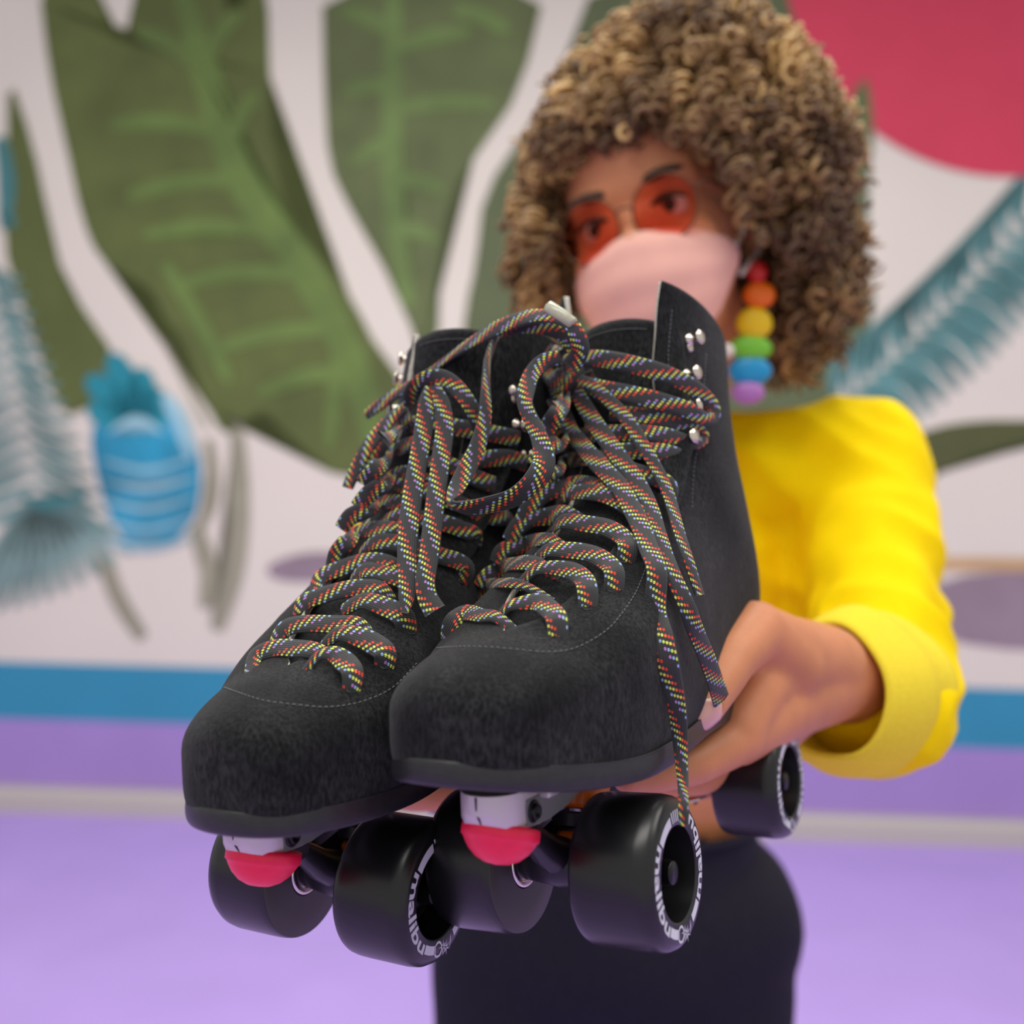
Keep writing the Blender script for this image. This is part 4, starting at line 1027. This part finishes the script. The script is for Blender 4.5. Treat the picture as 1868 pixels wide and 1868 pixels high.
while count < 2300:
    lc, lr = lobes[rng.choices(range(6), (1, .34, .16, .2, .16, .06))[0]]
    v = Vector((rng.gauss(0, 1), rng.gauss(0, 1), rng.gauss(0, 1))).normalized()
    if v.y > .5 and rng.random() < .7: continue
    k = rng.uniform(.80, 1.0)
    p = lc+Vector((v.x*lr[0], v.y*lr[1], v.z*lr[2]))*k
    if in_face(p): continue
    q_ = RR.transposed() @ (p-CAM)
    if q_.y < .875 and .214 < q_.x/q_.y < .262 and .105 < q_.z/q_.y < .262: continue      # keeps the earring clear of curls
    d = p-E
    if d.dot(hu) < -.17: continue
    if p.z < P(0, 720, 900).z: continue
    count += 1
    droop = Vector((v.x*.6, v.y*.6, v.z*.4-.75)).normalized()
    ax = (droop+Vector((rng.uniform(-.5, .5), rng.uniform(-.5, .5), rng.uniform(-.5, .5)))).normalized()
    x, y, a = frame_from(ax); R_ = rng.uniform(.0035, .0085); L_ = rng.uniform(.022, .050); tn = rng.uniform(1.6, 3.6); ph = rng.random()*6.28; n = int(tn*11)
    pts = [p+a*(L_*(i/n-.5))+(x*math.cos(ph+tn*6.283*i/n)+y*math.sin(ph+tn*6.283*i/n))*R_*(1-.3*i/n) for i in range(n+1)]
    if any(in_face(q) for q in pts[::3]): continue
    rs = [.0021*(1-.55*abs(2*i/n-1)**3) for i in range(n+1)]
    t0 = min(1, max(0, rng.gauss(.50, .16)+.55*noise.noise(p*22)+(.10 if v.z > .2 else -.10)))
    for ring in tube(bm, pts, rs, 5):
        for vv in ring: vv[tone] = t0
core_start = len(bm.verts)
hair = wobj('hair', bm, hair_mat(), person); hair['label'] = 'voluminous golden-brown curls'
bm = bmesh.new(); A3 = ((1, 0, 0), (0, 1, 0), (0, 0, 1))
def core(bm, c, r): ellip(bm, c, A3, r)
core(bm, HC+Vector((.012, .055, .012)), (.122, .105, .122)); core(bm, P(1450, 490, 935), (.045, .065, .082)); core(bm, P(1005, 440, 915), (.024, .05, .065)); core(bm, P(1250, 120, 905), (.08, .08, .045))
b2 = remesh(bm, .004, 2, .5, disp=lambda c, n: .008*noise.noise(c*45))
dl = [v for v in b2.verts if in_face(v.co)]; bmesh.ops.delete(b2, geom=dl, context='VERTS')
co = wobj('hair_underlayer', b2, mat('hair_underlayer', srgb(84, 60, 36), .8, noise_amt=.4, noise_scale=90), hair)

# sweatshirt ---------------------------------------------------------
bm = bmesh.new(); A3 = ((1, 0, 0), (0, 1, 0), (0, 0, 1))
chain(bm, [((.108, .992, 1.085), .115), ((.113, .99, 1.16), .135)], flat=.82, up=(0, 1, 0))
ellip(bm, (.116, .985, 1.235), A3, (.162, .115, .12)); ellip(bm, (.120, .985, 1.31), A3, (.165, .085, .07))
cap(bm, (.04, .98, 1.345), .058, (.20, .98, 1.345), .058)
cap(bm, P(1460, 900, 970), .062, P(1455, 1110, 965), .060)
cap(bm, P(1530, 930, 940), .05, P(1540, 1060, 900), .045)
cap(bm, (.12, .975, 1.33), .066, (.13, .965, 1.372), .054)
chain(bm, [((.19, .98, 1.335), .062), (P(1565, 850, 930), .062), (P(1585, 960, 880), .054), (P(1602, 1090, 810), .050), (P(1606, 1190, 745), .050), (P(1602, 1266, 690), .050), (P(1590, 1280, 655), .048)])
chain(bm, [((.03, .98, 1.335), .062), (P(790, 850, 950), .060), (P(755, 950, 880), .050), (P(727, 1050, 815), .050), (P(700, 1150, 760), .046), (P(680, 1220, 715), .042)])
def wrinkle(c, n):
    a = noise.noise(Vector((c.x*10+c.z*8, c.y*14, c.z*22+c.x*6))); b = noise.noise(c*34)
    return .016*(abs(a)*-1+.25)+.003*b
sh = remesh(bm, .0045, 6, .5, disp=wrinkle)
bmesh.ops.delete(sh, geom=[f for f in sh.faces if f.calc_center_median().z < 1.062], context='FACES')
so_ = wobj('sweatshirt', sh, M['shirt'], person); so_['label'] = 'bright yellow sweatshirt'
def cuff(c0, c1, r0, r1, sq, m_par, upv=(0, 0, 1), wob=0):
    """turned-back cuff, open at c1; built from the outside over the lip to the inside"""
    c0, c1 = Vector(c0), Vector(c1); a = (c1-c0).normalized(); y = (Vector(upv)-a*Vector(upv).dot(a)).normalized(); x = y.cross(a); L_ = (c1-c0).length
    prof = [(-.010, 1.08), (.0, 1.16), (.12, 1.20), (.35, 1.14), (.38, 1.22), (.55, 1.28), (.8, 1.22), (.96, 1.10), (1.0, 1.04), (.99, .99), (.9, .96), (.5, .95), (.0, .92)]
    rows = []
    for h, k in prof:
        r = (r0*(1-h)+r1*h)*k; row = []
        for i in range(49):
            t = 2*math.pi*i/48; rr2 = r*(1+wob*math.sin(3*t+1+h*2)+.5*wob*math.sin(5*t))
            row.append(c0+a*(L_*h)+x*math.cos(t)*rr2*sq+y*math.sin(t)*rr2)
        rows.append(row)
    bm, _ = grid_bm(rows); bmesh.ops.remove_doubles(bm, verts=bm.verts[:], dist=1e-5)
    o = wobj('cuff', bm, M['shirt_back'], m_par); return o
cf = cuff(P(1610, 1268, 668), P(1512, 1262, 596), .046, .0375, .86, so_, wob=.03); cf['label'] = 'paler folded-back cuff'
cuff(P(682, 1215, 722), P(668, 1270, 675), .042, .038, .9, so_)
# trousers
bm = bmesh.new()
ellip(bm, (.110, 1.0, .90), A3, (.180, .118, .13))
cap(bm, (.105, 1.0, .93), .155, (.107, .995, .985), .138, flat=.76, up=(0, 1, 0))
for s in (-1, 1):
    hx = hipc.x+s*.082
    chain(bm, [((hx, 1.0, .88), .095), ((hx, .995, .50), .075), ((hx+s*.01, 1.01, .12), .065)])
pn = remesh(bm, .006, 5, .5, disp=lambda c, n: .003*noise.noise(c*18))
bmesh.ops.delete(pn, geom=[f for f in pn.faces if f.calc_center_median().z > 1.013], context='FACES')
tr_o = wobj('trousers', pn, M['pants'], person); tr_o['label'] = 'plain black high-waisted trousers'
bm = bmesh.new(); tube(bm, [(.107+.1385*math.cos(t), .995+.107*math.sin(t), 1.008) for t in [2*math.pi*i/48 for i in range(49)]], .004, 8, cap=False); wobj('waistband', bm, M['pants'], tr_o)
for s in (-1, 1):
    hx = hipc.x+s*.082; bm = bmesh.new(); chain(bm, [((hx+s*.012, 1.02, .06), .045), ((hx+s*.02, .94, .045), .044), ((hx+s*.03, .86, .038), .037)])
    b2 = remesh(bm, .005, 4, .5)
    for v in b2.verts: v.co.z = max(v.co.z, 0.0)
    wobj('shoe', b2, M['shoe'], person)
